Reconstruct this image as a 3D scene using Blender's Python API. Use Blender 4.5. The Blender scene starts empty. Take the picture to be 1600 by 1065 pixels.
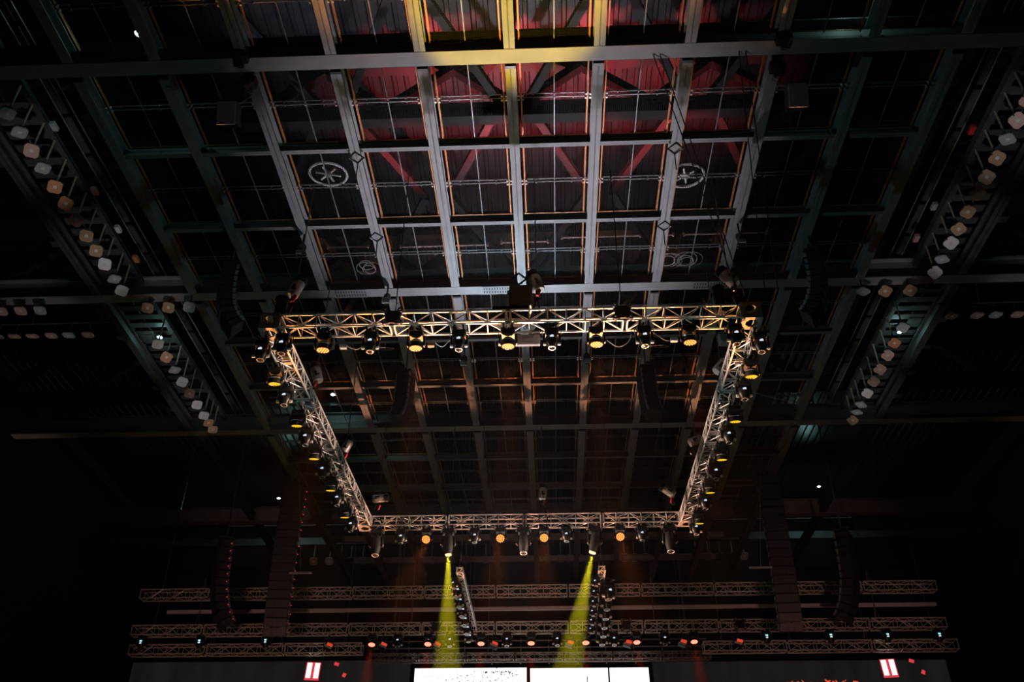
import bpy, math, random
from mathutils import Vector, Matrix, Euler
random.seed(7)
scene = bpy.context.scene
COL = scene.collection
EYE = 1.7            # camera height; everything below is laid out from eye level and lifted at the end

# ------------------------------------------------------------------ camera
cam_d = bpy.data.cameras.new('camera'); cam = bpy.data.objects.new('camera', cam_d); COL.objects.link(cam)
scene.camera = cam
PITCH, YAW, ROLL = 0.608121, 0.0446063, 0.0041974
cam_d.sensor_width = 36.0
cam_d.lens = 1401.68 / 1600 * 36
cam_d.clip_start, cam_d.clip_end = 0.1, 300
_f = Vector((-math.sin(YAW) * math.cos(PITCH), math.cos(YAW) * math.cos(PITCH), math.sin(PITCH)))
_r = Vector((math.cos(YAW), math.sin(YAW), 0)); _u = _r.cross(_f)
_r2 = _r * math.cos(ROLL) + _u * math.sin(ROLL); _u2 = -_r * math.sin(ROLL) + _u * math.cos(ROLL)
cam.matrix_world = Matrix(((_r2.x, _u2.x, -_f.x, 0), (_r2.y, _u2.y, -_f.y, 0), (_r2.z, _u2.z, -_f.z, 0), (0, 0, 0, 1)))

# ------------------------------------------------------------------ world, exposure
w = bpy.data.worlds.new('world'); scene.world = w; w.use_nodes = True
w.node_tree.nodes['Background'].inputs[0].default_value = (0.012, 0.018, 0.020, 1)
w.node_tree.nodes['Background'].inputs[1].default_value = 0.05
scene.view_settings.view_transform = 'Standard'
scene.view_settings.look = 'None'
scene.view_settings.gamma = 1.0
scene.view_settings.use_curve_mapping = False
scene.view_settings.exposure = 0.0

# ------------------------------------------------------------------ unseen spots: washes inferred from the ceiling light, others added for trusses and floods
def spot(name, loc, target, color, power, angle, blend=0.6, radius=0.15):
    d = bpy.data.lights.new(name, 'SPOT'); d.color = color; d.energy = power
    d.spot_size = math.radians(angle); d.spot_blend = blend; d.shadow_soft_size = radius
    o = bpy.data.objects.new(name, d); COL.objects.link(o); o.location = loc
    o.rotation_euler = (Vector(target) - Vector(loc)).to_track_quat('-Z', 'Y').to_euler()
    return o
def point(name, loc, color, power, radius=0.05):
    d = bpy.data.lights.new(name, 'POINT'); d.color = color; d.energy = power; d.shadow_soft_size = radius
    o = bpy.data.objects.new(name, d); COL.objects.link(o); o.location = loc
    return o
AX = -0.65           # centre line of the hall
spot('stage_lavender_wash', (AX, 25.0, -1.2), (AX - 0.2, 18.3, 16.7), (0.93, 0.87, 1.0), 18500, 43, 1.0, 0.3)
spot('cool_centre_beam', (AX, 26.0, -1.2), (AX - 0.3, 20.6, 16.7), (0.55, 0.86, 1.0), 15000, 17, 1.0, 0.3)
spot('yellow_floor_beam', (AX, 13.0, -1.2), (AX, 11.6, 16.7), (1.0, 0.64, 0.005), 30000, 15, 0.45, 0.15)
spot('amber_cross_beam_wash', (AX, 15.5, -1.2), (AX, 12.6, 16.7), (1.0, 0.62, 0.30), 1600, 44, 1.0, 0.3)  # unseen amber spot added to warm the first cross beam
for sx in (-1, 1):
    for x, y, p, a in ((11.9, 15.2, 2700, 9.5), (11.9, 19.0, 2700, 9.5), (11.9, 24.3, 2700, 9.5), (11.9, 27.6, 2700, 9.5), (10.75, 21.1, 2200, 5.0), (15.1, 22.0, 1700, 9.5)):
        spot('flood_row_fill', (AX + sx * 5.0, y - 7.0, -1.2), (AX + sx * x, y, 16.3), (1.0, 0.92, 0.88), p, a, 0.9, 0.2)  # unseen spots added below to brighten the flood rows
    spot('teal_side_wash', (AX + sx * 13, 16.0, -1.0), (AX - sx * 5, 19.0, 16.7), (0.25, 0.80, 0.85), 1500, 44, 1.0, 0.3)
    for y in (18.2, 21.8, 25.6, 28.6):
        spot('side_truss_fill', (AX + sx * 19.0, y - 2.0, 8.0), (AX - sx * 5.55, y, 12.0 + 0.03 * (y - 17)), (1.0, 0.64, 0.48), 36000, 7.0, 0.7, 0.2)  # unseen low-angle spots added to light the side trusses
for x in (-5.85, -3.15, -0.35, 2.45, 5.15):  # unseen spots added to light the near and far truss
    spot('front_truss_beam', (AX + x * 0.8, 35.2, -0.2), (x - 0.45, 16.75, 12.05), (1.0, 0.37, 0.11), 62000, 7, 0.7, 0.2)
    spot('stage_truss_beam', (AX + x * 0.8, 34.0, -1.2), (x - 0.45, 28.95, 12.5), (1.0, 0.42, 0.22), 17000, 9.0, 0.7, 0.2)
for x in (-11.5, 0.0, 11.5):
    spot('stage_truss_fill', (AX + x * 0.8, 5.0, 0.5), (AX + x, 36.3, 11.2), (1.0, 0.45, 0.38), 5200 if x == 0 else 3000, 23, 0.9, 0.3)  # unseen spots added out front to redden the stage trusses
scene.cycles.adaptive_threshold = 0.02
scene.cycles.max_bounces = 3
scene.cycles.diffuse_bounces = 2
scene.cycles.glossy_bounces = 2
scene.cycles.transmission_bounces = 2
scene.cycles.volume_bounces = 0
scene.cycles.transparent_max_bounces = 10
# unseen red and bluish spots added above the wire grid to light the roof sheets
for x, y, p, c, ang in ((-3.9, 19.5, 330, (1.0, 0.07, 0.10), 84), (-1.0, 19.5, 420, (1.0, 0.09, 0.13), 84), (1.9, 19.5, 420, (1.0, 0.07, 0.10), 84), (4.4, 19.5, 200, (1.0, 0.06, 0.07), 90),
                        (-0.4, 21.6, 45, (1.0, 0.09, 0.10), 100), (-6.3, 13.4, 110, (0.62, 0.75, 1.0), 90), (-2.6, 12.6, 55, (0.70, 0.72, 1.0), 100), (2.0, 12.6, 55, (0.70, 0.72, 1.0), 100)):
    spot('roof_uplight', (x, y, 17.75), (x, y - 0.9 if y == 19.5 else y + 0.5, 22), c, p * 8.5, ang, 1.0, 0.1)

# ------------------------------------------------------------------ materials
MATS = {}
def mat(name, color, rough=0.5, metal=0.0, wear=0.15, scale=6.0, bump=0.0, emit=None, power=0.0, spec=0.5):
    if name in MATS: return MATS[name]
    m = bpy.data.materials.new(name); m.use_nodes = True; nt = m.node_tree
    b = nt.nodes['Principled BSDF']
    tc = nt.nodes.new('ShaderNodeTexCoord'); nz = nt.nodes.new('ShaderNodeTexNoise')
    nz.inputs['Scale'].default_value = scale; nz.inputs['Detail'].default_value = 5
    nt.links.new(tc.outputs['Object'], nz.inputs['Vector'])
    rp = nt.nodes.new('ShaderNodeValToRGB')
    rp.color_ramp.elements[0].position, rp.color_ramp.elements[1].position = 0.32, 0.68
    rp.color_ramp.elements[0].color = tuple(c * (1 - wear) for c in color) + (1,)
    rp.color_ramp.elements[1].color = tuple(min(1, c * (1 + wear)) for c in color) + (1,)
    nt.links.new(nz.outputs['Fac'], rp.inputs['Fac']); nt.links.new(rp.outputs['Color'], b.inputs['Base Color'])
    b.inputs['Roughness'].default_value = rough; b.inputs['Metallic'].default_value = metal
    if bump:
        bp = nt.nodes.new('ShaderNodeBump'); bp.inputs['Strength'].default_value = bump
        nt.links.new(nz.outputs['Fac'], bp.inputs['Height']); nt.links.new(bp.outputs['Normal'], b.inputs['Normal'])
    if emit:
        b.inputs['Emission Color'].default_value = tuple(emit) + (1,)
        b.inputs['Emission Strength'].default_value = power
    b.inputs['Specular IOR Level'].default_value = spec
    MATS[name] = m
    return m
mat('beam_paint', (0.20, 0.20, 0.205), 0.6, 0.0, 0.12, 1.6)
mat('dark_steel', (0.060, 0.062, 0.066), 0.55, 0.2, 0.2, 2.0)
mat('roof_steel', (0.013, 0.0122, 0.0122), 0.5, 0.0, 0.2, 1.5, spec=0.2)
mat('roof_sheet', (0.015, 0.014, 0.015), 0.34, 0.0, 0.25, 0.9, spec=0.25)
mat('orange_lit_bar', (0.40, 0.16, 0.055), 0.45, 0.3, 0.3, 3.0)  # tan bars with the orange stage light put into their base colour
mat('galvanised', (0.24, 0.24, 0.245), 0.4, 0.5, 0.2, 8.0)
mat('aluminium', (0.80, 0.78, 0.76), 0.34, 0.4, 0.12, 9.0)
mat('plate', (0.34, 0.31, 0.27), 0.5, 0.4, 0.25, 7.0)
mat('black_plastic', (0.012, 0.013, 0.014), 0.38, 0.0, 0.2, 10.0)
mat('black_cloth', (0.010, 0.010, 0.011), 0.9, 0.0, 0.3, 20.0)
mat('grey_box', (0.42, 0.40, 0.42), 0.6, 0.0, 0.1, 5.0)
mat('white_plastic', (0.75, 0.73, 0.72), 0.45, 0.0, 0.08, 9.0)
mat('chrome', (0.80, 0.79, 0.77), 0.25, 0.6, 0.06, 10.0)
mat('silver_motor', (0.60, 0.57, 0.55), 0.35, 0.4, 0.25, 9.0)
mat('lens_glass', (0.03, 0.02, 0.02), 0.08, 0.0, 0.1, 5.0)
mat('red_plastic', (0.50, 0.02, 0.03), 0.4, 0.0, 0.1, 9.0)
mat('cable', (0.22, 0.21, 0.21), 0.6, 0.0, 0.2, 9.0)
mat('pale_cable', (0.50, 0.48, 0.46), 0.5, 0.0, 0.2, 9.0)
mat('chain', (0.20, 0.20, 0.20), 0.4, 0.6, 0.2, 30.0)
mat('stage_black', (0.004, 0.004, 0.0045), 0.9, 0.0, 0.3, 1.2)
mat('wall_black', (0.008, 0.010, 0.011), 0.85, 0.0, 0.3, 0.5)
mat('speaker_black', (0.022, 0.023, 0.026), 0.55, 0.0, 0.2, 6.0)
mat('speaker_grille', (0.055, 0.058, 0.07), 0.45, 0.3, 0.2, 40.0)
mat('rig_steel', (0.42, 0.46, 0.52), 0.35, 0.5, 0.2, 20.0)
mat('amber_led', (0.2, 0.1, 0.02), 0.4, 0, .05, 5, 0, (1.0, 0.33, 0.08), 9.0)
mat('orange_led', (0.2, 0.1, 0.02), 0.4, 0, .05, 5, 0, (1.0, 0.28, 0.065), 3.3)
mat('orange_face', (0.05, 0.02, 0.01), 0.4, 0, .05, 5, 0, (1.0, 0.085, 0.008), 1.0)
mat('red_face', (0.05, 0.02, 0.01), 0.4, 0, .05, 5, 0, (1.0, 0.008, 0.006), 1.1)
mat('yellow_face', (0.05, 0.02, 0.01), 0.4, 0, .05, 5, 0, (1.0, 0.52, 0.01), 0.8)
mat('yellow_led', (0.2, 0.1, 0.02), 0.4, 0, .05, 5, 0, (1.0, 0.62, 0.02), 0.95)
mat('yellow_beam_lens', (0.2, 0.2, 0.02), 0.4, 0, .05, 5, 0, (1.0, 0.92, 0.15), 3.0)
mat('red_led', (0.2, 0.02, 0.02), 0.4, 0, .05, 5, 0, (1.0, 0.12, 0.08), 9.0)
mat('display_led', (0.1, 0.1, 0.15), 0.4, 0, .05, 5, 0, (0.75, 0.85, 1.0), 0.9)
mat('tiny_cyan_led', (0.1, 0.1, 0.15), 0.4, 0, .05, 5, 0, (0.35, 0.95, 0.95), 1.2)
mat('tiny_red_led', (0.1, 0.1, 0.15), 0.4, 0, .05, 5, 0, (1.0, 0.05, 0.08), 0.7)
mat('work_lamp_glass', (0.8, 0.8, 0.8), 0.4, 0, .05, 5, 0, (0.75, 1.0, 1.0), 14.0)
mat('flood_white', (0.62, 0.60, 0.66), 0.5, 0, .06, 5)
mat('flood_orange', (0.52, 0.20, 0.09), 0.5, 0, .06, 5)
mat('flood_brown', (0.36, 0.21, 0.12), 0.5, 0, .06, 5)
mat('flood_pink', (0.50, 0.30, 0.27), 0.5, 0, .06, 5)
mat('flood_grey', (0.34, 0.36, 0.40), 0.5, 0, .06, 5)
mat('flood_cell', (0.58, 0.54, 0.50), 0.5, 0, .06, 5)
mat('drop_pipe', (0.30, 0.26, 0.21), 0.6, 0, .15, 5)

def wire_mesh_material():
    m = bpy.data.materials.new('wire_mesh'); m.use_nodes = True; nt = m.node_tree
    b = nt.nodes['Principled BSDF']; b.inputs['Base Color'].default_value = (0.012, 0.0118, 0.0115, 1)
    b.inputs['Roughness'].default_value = 0.6; b.inputs['Specular IOR Level'].default_value = 0.1
    tc = nt.nodes.new('ShaderNodeTexCoord'); sp = nt.nodes.new('ShaderNodeSeparateXYZ')
    nt.links.new(tc.outputs['Object'], sp.inputs[0])
    outs = []
    for ax in ('X', 'Y'):
        d = nt.nodes.new('ShaderNodeMath'); d.operation = 'DIVIDE'; d.inputs[1].default_value = 0.05
        nt.links.new(sp.outputs[ax], d.inputs[0])
        f = nt.nodes.new('ShaderNodeMath'); f.operation = 'FRACT'; nt.links.new(d.outputs[0], f.inputs[0])
        l = nt.nodes.new('ShaderNodeMath'); l.operation = 'LESS_THAN'; l.inputs[1].default_value = 0.15
        nt.links.new(f.outputs[0], l.inputs[0]); outs.append(l)
    mx = nt.nodes.new('ShaderNodeMath'); mx.operation = 'MAXIMUM'
    nt.links.new(outs[0].outputs[0], mx.inputs[0]); nt.links.new(outs[1].outputs[0], mx.inputs[1])
    nt.links.new(mx.outputs[0], b.inputs['Alpha'])
    MATS['wire_mesh'] = m
wire_mesh_material()

# ------------------------------------------------------------------ mesh helpers
class MB:
    def __init__(s): s.v = []; s.f = []
    def add(s, vs, fs, M=None):
        n = len(s.v)
        s.v += [tuple(M @ Vector(v)) if M else tuple(v) for v in vs]
        s.f += [tuple(i + n for i in f) for f in fs]
        return s
    def box(s, c, d, M=None, taper=1.0):
        x, y, z = c; a, b, h = d[0] / 2, d[1] / 2, d[2] / 2
        t = taper
        vs = [(x - a * t, y - b * t, z - h), (x + a * t, y - b * t, z - h), (x + a * t, y + b * t, z - h), (x - a * t, y + b * t, z - h),
              (x - a, y - b, z + h), (x + a, y - b, z + h), (x + a, y + b, z + h), (x - a, y + b, z + h)]
        return s.add(vs, [(3, 2, 1, 0), (4, 5, 6, 7), (0, 1, 5, 4), (1, 2, 6, 5), (2, 3, 7, 6), (3, 0, 4, 7)], M)
    def chamfer_box(s, c, d, ch, M=None):
        x, y, z = c; a, b, h = d[0] / 2, d[1] / 2, d[2] / 2
        ring = [(-a + ch, -b), (a - ch, -b), (a, -b + ch), (a, b - ch), (a - ch, b), (-a + ch, b), (-a, b - ch), (-a, -b + ch)]
        vs = []
        for zz, k in ((-h, ch), (-h + ch, 0), (h - ch, 0), (h, ch)):
            for px, py in ring:
                vs.append((x + px * (1 - k / a), y + py * (1 - k / b), z + zz))
        fs = [tuple(range(7, -1, -1)), tuple(range(24, 32))]
        for j in range(3):
            for i in range(8):
                fs.append((j * 8 + i, j * 8 + (i + 1) % 8, j * 8 + 8 + (i + 1) % 8, j * 8 + 8 + i))
        return s.add(vs, fs, M)
    def lathe(s, prof, n=16, M=None, cap=True):     # profile (radius, z) about local Z
        vs = []; fs = []
        for r, z in prof:
            for i in range(n):
                a = 2 * math.pi * i / n; vs.append((r * math.cos(a), r * math.sin(a), z))
        for j in range(len(prof) - 1):
            for i in range(n):
                k = (i + 1) % n
                fs.append((j * n + i, j * n + k, j * n + n + k, j * n + n + i))
        if cap: fs += [tuple(range(n - 1, -1, -1)), tuple(range((len(prof) - 1) * n, len(prof) * n))]
        return s.add(vs, fs, M)
    def tube(s, p, q, r, n=6, r2=None):
        p, q = Vector(p), Vector(q); d = q - p; L = d.length
        if L < 1e-6: return s
        M = Matrix.Translation(p) @ d.to_track_quat('Z', 'Y').to_matrix().to_4x4()
        return s.lathe([(r, 0), (r2 if r2 else r, L)], n, M)
    def path(s, pts, r, n=5):
        for a, b in zip(pts, pts[1:]): s.tube(a, b, r, n)
        return s
    def ring(s, R, r, n=20, m=6, M=None, a0=0, a1=2 * math.pi):
        full = abs(a1 - a0 - 2 * math.pi) < 1e-4; k = n if full else n + 1
        vs = []; fs = []
        for i in range(k):
            a = a0 + (a1 - a0) * i / n
            for j in range(m):
                b = 2 * math.pi * j / m
                vs.append(((R + r * math.cos(b)) * math.cos(a), (R + r * math.cos(b)) * math.sin(a), r * math.sin(b)))
        for i in range(n):
            i2 = (i + 1) % k
            for j in range(m):
                j2 = (j + 1) % m
                fs.append((i * m + j, i2 * m + j, i2 * m + j2, i * m + j2))
        return s.add(vs, fs, M)
    def prism(s, poly, z0, z1, M=None):             # polygon in XY extruded in Z
        n = len(poly)
        vs = [(x, y, z0) for x, y in poly] + [(x, y, z1) for x, y in poly]
        fs = [tuple(range(n - 1, -1, -1)), tuple(range(n, 2 * n))] + [(i, (i + 1) % n, n + (i + 1) % n, n + i) for i in range(n)]
        return s.add(vs, fs, M)
    def frame_plate(s, outer, inner, z0, z1, M=None):  # same-length rings: plate with a hole
        n = len(outer)
        vs = [(x, y, z) for z in (z0, z1) for ring in (outer, inner) for x, y in ring]
        fs = []
        for i in range(n):
            k = (i + 1) % n
            fs += [(i, n + i, n + k, k), (2 * n + i, 2 * n + k, 3 * n + k, 3 * n + i), (i, k, 2 * n + k, 2 * n + i), (n + i, 3 * n + i, 3 * n + k, n + k)]
        return s.add(vs, fs, M)
    def mesh(s, name, material, smooth=False):
        me = bpy.data.meshes.new(name); me.from_pydata(s.v, [], s.f)
        me.materials.append(MATS[material]); me.update()
        if smooth:
            for p in me.polygons: p.use_smooth = True
            try: me.set_sharp_from_angle(angle=math.radians(40))
            except Exception: pass
        return me
def link(name, me, parent=None, M=None):
    o = bpy.data.objects.new(name, me); COL.objects.link(o)
    if parent is not None: o.parent = parent
    if M is not None: o.matrix_basis = M
    return o
def empty(name, loc=(0, 0, 0), rot=None):
    o = bpy.data.objects.new(name, None); o.empty_display_size = 0.2; COL.objects.link(o); o.location = loc
    if rot: o.rotation_euler = rot
    return o
def tag(o, label=None, cat=None, group=None, kind=None):
    if label: o['label'] = label
    if cat: o['category'] = cat
    if group: o['group'] = group
    if kind: o['kind'] = kind
    return o
def T(x, y, z): return Matrix.Translation((x, y, z))
def RX(a): return Matrix.Rotation(a, 4, 'X')
def RY(a): return Matrix.Rotation(a, 4, 'Y')
def RZ(a): return Matrix.Rotation(a, 4, 'Z')
ORD = ['first', 'second', 'third', 'fourth', 'fifth', 'sixth', 'seventh', 'eighth', 'ninth', 'tenth', 'eleventh', 'twelfth', 'thirteenth', 'fourteenth', 'fifteenth', 'sixteenth', 'seventeenth', 'eighteenth', 'nineteenth', 'twentieth', 'twenty-first', 'twenty-second', 'twenty-third', 'twenty-fourth']

# ================================================================== SETTING
H = 16.72                       # underside of the main ceiling beams above eye level
BX = 2.0                        # beam spacing across
X0 = -2.65                      # beam 0; beam 1 is the centre line
Y1, YS = 12.84, 8.45            # first main cross beam in view, spacing
def build_setting():
    def plane(name, c, d, m):
        return tag(link(name, MB().box(c, d).mesh(name, m)), kind='structure')
    plane('floor', (AX, 22, -EYE - 0.1), (64, 70, 0.2), 'stage_black')
    plane('wall_left', (-26, 22, 10), (0.3, 64, 26), 'wall_black')
    plane('wall_right', (25, 22, 10), (0.3, 64, 26), 'wall_black')
    plane('wall_back', (AX, 52, 10), (56, 0.3, 26), 'wall_black')
    plane('wall_front', (AX, -9, 10), (56, 0.3, 26), 'wall_black')
    # roof of corrugated sheets
    ce = tag(empty('ceiling', (0, 0, 0)), kind='structure')
    pitch, n = 0.37, 8
    W = pitch * n; L = 8.2
    prof = []
    for i in range(n):
        x = i * pitch
        prof += [(x, 0), (x + 0.20, 0), (x + 0.235, 0.075), (x + 0.335, 0.075)]
    prof.append((W, 0))
    mb = MB(); k = len(prof)
    vs = [(x, y, z) for y in (0, L) for x, z in prof]
    mb.add(vs, [(i + 1, i, k + i, k + i + 1) for i in range(k - 1)])
    sheet = mb.mesh('roof_sheet', 'roof_sheet')
    for j in range(-1, 6):
        for i in range(-8, 8):
            link('roof_sheet', sheet, ce, T(AX + i * W, 2.0 + j * (L - 0.02), 22.2 + 0.01 * (j % 2)))
    # roof trusses across the hall
    bw = 46.0
    chord = MB()
    for c, d in (((0, 0, 0), (bw, 0.34, 0.03)), ((0, 0, 0.28), (bw, 0.03, 0.55)), ((0, 0, 0.56), (bw, 0.34, 0.03))): chord.box(c, d)
    chord = chord.mesh('bottom_chord', 'roof_steel')
    top = MB().box((0, 0, 0), (bw, 0.3, 0.3)).mesh('top_chord', 'roof_steel')
    hgt, half = 1.75, 1.9
    ang = math.atan2(hgt, half); ln = math.hypot(hgt, half)
    diag = MB().box((0, 0, 0), (ln, 0.26, 0.26)).mesh('diagonal', 'roof_steel')
    for j in range(4):
        y = 9.75 + 7.44 * j
        t = link('roof_truss', None, ce); t.location = (0, y, 0)
        link('bottom_chord', chord, t, T(AX, 0, 19.6)); link('top_chord', top, t, T(AX, 0, 22.0))
        for i in range(-8, 8):
            for sgn in (-1, 1):
                link('diagonal', diag, t, T(AX + i * 2 * half + half + sgn * half / 2, 0, 21.0) @ RY(sgn * ang))
    brace = MB().box((0, 0, 0), (0.22, 4.1, 0.22)).mesh('wind_brace', 'roof_steel')
    for j in range(7):
        for i in range(-3, 4):
            s = 1 if (i + j) % 2 else -1
            link('wind_brace', brace, ce, T(AX + i * 2.6 + 1.2, 11.6 + 3.72 * j, 20.3) @ RZ(s * 0.46))
    # ---- the walk-on wire grid below the roof
    g = tag(empty('ceiling_grid', (0, 0, 0)), kind='structure')
    def ibeam(L, wd, ht, m, nm, axis='Y'):
        mb = MB()
        def bx(c, d):
            if axis == 'Y': mb.box((c[0], 0, c[1]), (d[0], L, d[1]))
            else: mb.box((0, c[0], c[1]), (L, d[0], d[1]))
        bx((0, 0.012), (wd, 0.024)); bx((0, ht / 2), (0.03, ht)); bx((0, ht - 0.012), (wd, 0.024))
        return mb.mesh(nm, m)
    seg = ibeam(YS - 0.52, 0.25, 0.36, 'beam_paint', 'main_beam')
    segd = ibeam(YS - 0.52, 0.25, 0.36, 'dark_steel', 'outer_beam')
    cap = MB().box((0, 0, 0.05), (0.24, 0.07, 0.10)).mesh('beam_end_plate', 'black_plastic')
    for k in range(-1, 4):
        yc = Y1 + k * YS + YS / 2
        for i in range(-4, 7):
            x = X0 + BX * i
            b = link('main_beam', seg, g, T(x, yc + 0.06, H))
            link('beam_end_plate', cap, b, T(0, -(YS - 0.52) / 2 - 0.03, -0.02))
        for sx in (-1, 1):
            link('outer_beam', segd, g, T(AX + sx * 12.95, yc, H))
    cross = MB().box((0, 0, 0.35), (40, 0.36, 0.70)).mesh('cross_beam', 'beam_paint')
    crossn = MB()
    for c, d in (((0, 0, 0.015), (40, 0.38, 0.03)), ((0, 0, 0.36), (40, 0.05, 0.7)), ((0, 0, 0.70), (40, 0.38, 0.03))): crossn.box(c, d)
    cross = crossn.mesh('cross_beam', 'beam_paint')
    for k in range(-1, 4):
        link('cross_beam', cross, g, T(AX, Y1 + k * YS, H - 0.005))
    chan = ibeam(20.0, 0.13, 0.30, 'beam_paint', 'sub_channel', 'X')
    for k in range(-1, 4):
        for q in (1, 2):
            link('sub_channel', chan, g, T(AX, Y1 + k * YS + q * YS / 3, H + 0.14))
    # panels
    PL = YS / 3 - 0.16
    pm = MB().add([(-0.84, -PL / 2, 0), (0.84, -PL / 2, 0), (0.84, PL / 2, 0), (-0.84, PL / 2, 0)], [(0, 3, 2, 1)]).mesh('grid_panel', 'wire_mesh')
    bar = MB().box((0, 0, 0), (0.016, PL, 0.06)).box((0.014, 0, 0.026), (0.028, PL, 0.008)).mesh('side_bar', 'orange_lit_bar')
    rod = MB().tube((0, -PL / 2, 0), (0, PL / 2, 0), 0.016, 6).mesh('centre_rod', 'galvanised')
    pipe = MB().tube((-0.85, 0, 0), (0.85, 0, 0), 0.015, 6)
    for x in (-0.5, 0.0, 0.45): pipe.box((x, 0, -0.02), (0.02, 0.03, 0.05))
    pipe = pipe.mesh('cross_pipe', 'galvanised')
    clip = MB()
    for x in (-0.05, 0.05):
        for y in (-0.06, 0.06): clip.lathe([(0.026, -0.05), (0.026, 0.02)], 8, T(x, y, 0))
    clip = clip.mesh('corner_clip', 'chrome')
    erod = MB().tube((-0.84, 0, 0), (0.84, 0, 0), 0.011, 5).mesh('end_rod', 'orange_lit_bar')
    for r in range(-2, 11):
        yc = Y1 + r * YS / 3 + YS / 6
        if yc > 37 or yc < 8.5: continue
        for i in range(-4, 6):
            xc = X0 + BX * i + BX / 2
            p = link('grid_panel', pm, g, T(xc, yc, H + 0.40))
            for s in (-1, 1):
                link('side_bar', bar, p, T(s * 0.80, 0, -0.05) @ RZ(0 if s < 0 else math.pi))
                link('cross_pipe', pipe, p, T(0, s * 0.055, -0.06))
                link('corner_clip', clip, p, T(s * 0.80, 0, -0.09))
            link('centre_rod', rod, p, T(0, 0, -0.05))
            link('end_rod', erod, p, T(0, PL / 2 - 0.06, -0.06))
    # perforated plates let into the second cross beam
    for x in (-5.85, -1.35, 4.95):
        mb = MB()
        for r in range(2):
            for c in range(12): mb.box((-0.44 + c * 0.08, -0.085 + r * 0.15, 0), (0.035, 0.095, 0.012))
        p = link('perforated_plate', MB().box((0, 0, 0), (1.0, 0.37, 0.012)).mesh('perforated_plate', 'beam_paint'), g, T(x, Y1 + YS, H - 0.012))
        link('slot', mb.mesh('slot', 'black_plastic'), p, T(0, 0, -0.006))
build_setting()

# ================================================================== TRUSS
R_CH, R_BR = 0.026, 0.013
_br = {}
def brace_mesh(L, r, name, m):
    k = (round(L, 3), r, name, m)
    if k not in _br: _br[k] = MB().tube((0, 0, 0), (0, 0, L), r, 6).mesh(name, m)
    return _br[k]
def along(p, q):
    p, q = Vector(p), Vector(q)
    return Matrix.Translation(p) @ (q - p).to_track_quat('Z', 'Y').to_matrix().to_4x4(), (q - p).length
def truss(name, P, Q, s, label, cat='truss', group=None, sec=3.0, bays=6, m='aluminium', all_faces=True, end=True, s2=None, hang=()):
    """box truss from P to Q; P, Q lie on the middle of the underside"""
    P, Q = Vector(P), Vector(Q); d = (Q - P); L = d.length
    ex = d.normalized(); ey = Vector((0, 0, 1)).cross(ex).normalized(); ez = ex.cross(ey)
    R = Matrix(((ex.x, ey.x, ez.x, P.x), (ex.y, ey.y, ez.y, P.y), (ex.z, ey.z, ez.z, P.z), (0, 0, 0, 1)))
    root = empty(name); root.matrix_world = R
    tag(root, label, cat, group)
    hh = s2 or s
    n = max(1, round(L / sec)); sl = L / n
    C = [(-s / 2, R_CH), (s / 2, R_CH), (s / 2, hh - R_CH), (-s / 2, hh - R_CH)]     # y, z of the chords
    gap = 0.05
    joined = MB()
    endm = None
    for i in range(n):
        a, b = i * sl + gap, (i + 1) * sl - gap
        for y, z in C:
            M, l = along((a - gap * 0.6, y, z), (b + gap * 0.6, y, z))
            link('chord', brace_mesh(l, R_CH, 'chord', m), root, M)
        bl = (b - a) / bays
        for fi in range(4):
            c0, c1 = C[fi], C[(fi + 1) % 4]
            single = all_faces or fi in (0, 3) if ey.y >= 0 else (all_faces or fi in (0, 1))
            for k in range(bays + 1):
                x = a + k * bl
                endk = k in (0, bays)
                p, q = (x, *c0), (x, *c1)
                if single:
                    M, l = along(p, q)
                    link('end_rung' if endk else 'rung', brace_mesh(l, 0.022 if endk else R_BR, 'rung', m), root, M)
                else: joined.tube(p, q, R_BR, 5)
                if k < bays:
                    u, v = (c0, c1) if (k + fi) % 2 else (c1, c0)
                    p, q = (x, *u), (x + bl, *v)
                    if single:
                        M, l = along(p, q)
                        link('diagonal_brace', brace_mesh(l, R_BR, 'diagonal_brace', m), root, M)
                    else: joined.tube(p, q, R_BR, 5)
        if i:       # coupling sleeves at the joint
            mb = MB()
            for y, z in C: mb.tube((i * sl - 0.05, y, z), (i * sl + 0.05, y, z), 0.036, 8)
            link('coupling_sleeve', mb.mesh('coupling_sleeve', 'dark_steel'), root)
    for fx_ in hang:
        mb = MB()
        for y_ in (-s / 2, s / 2): mb.tube((fx_ * L, y_, hh - 0.03), (fx_ * L, 0, hh + 0.6), 0.012, 5)
        mb.tube((fx_ * L, 0, hh + 0.58), (fx_ * L, 0, 22.26 - P.z), 0.012, 5)
        link('hanging_chain', mb.mesh('hanging_chain', 'chain'), root)
    if joined.v:
        o = link('rear_lattice', joined.mesh('rear_lattice', m), root); o['kind'] = 'stuff'
    return root
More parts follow.
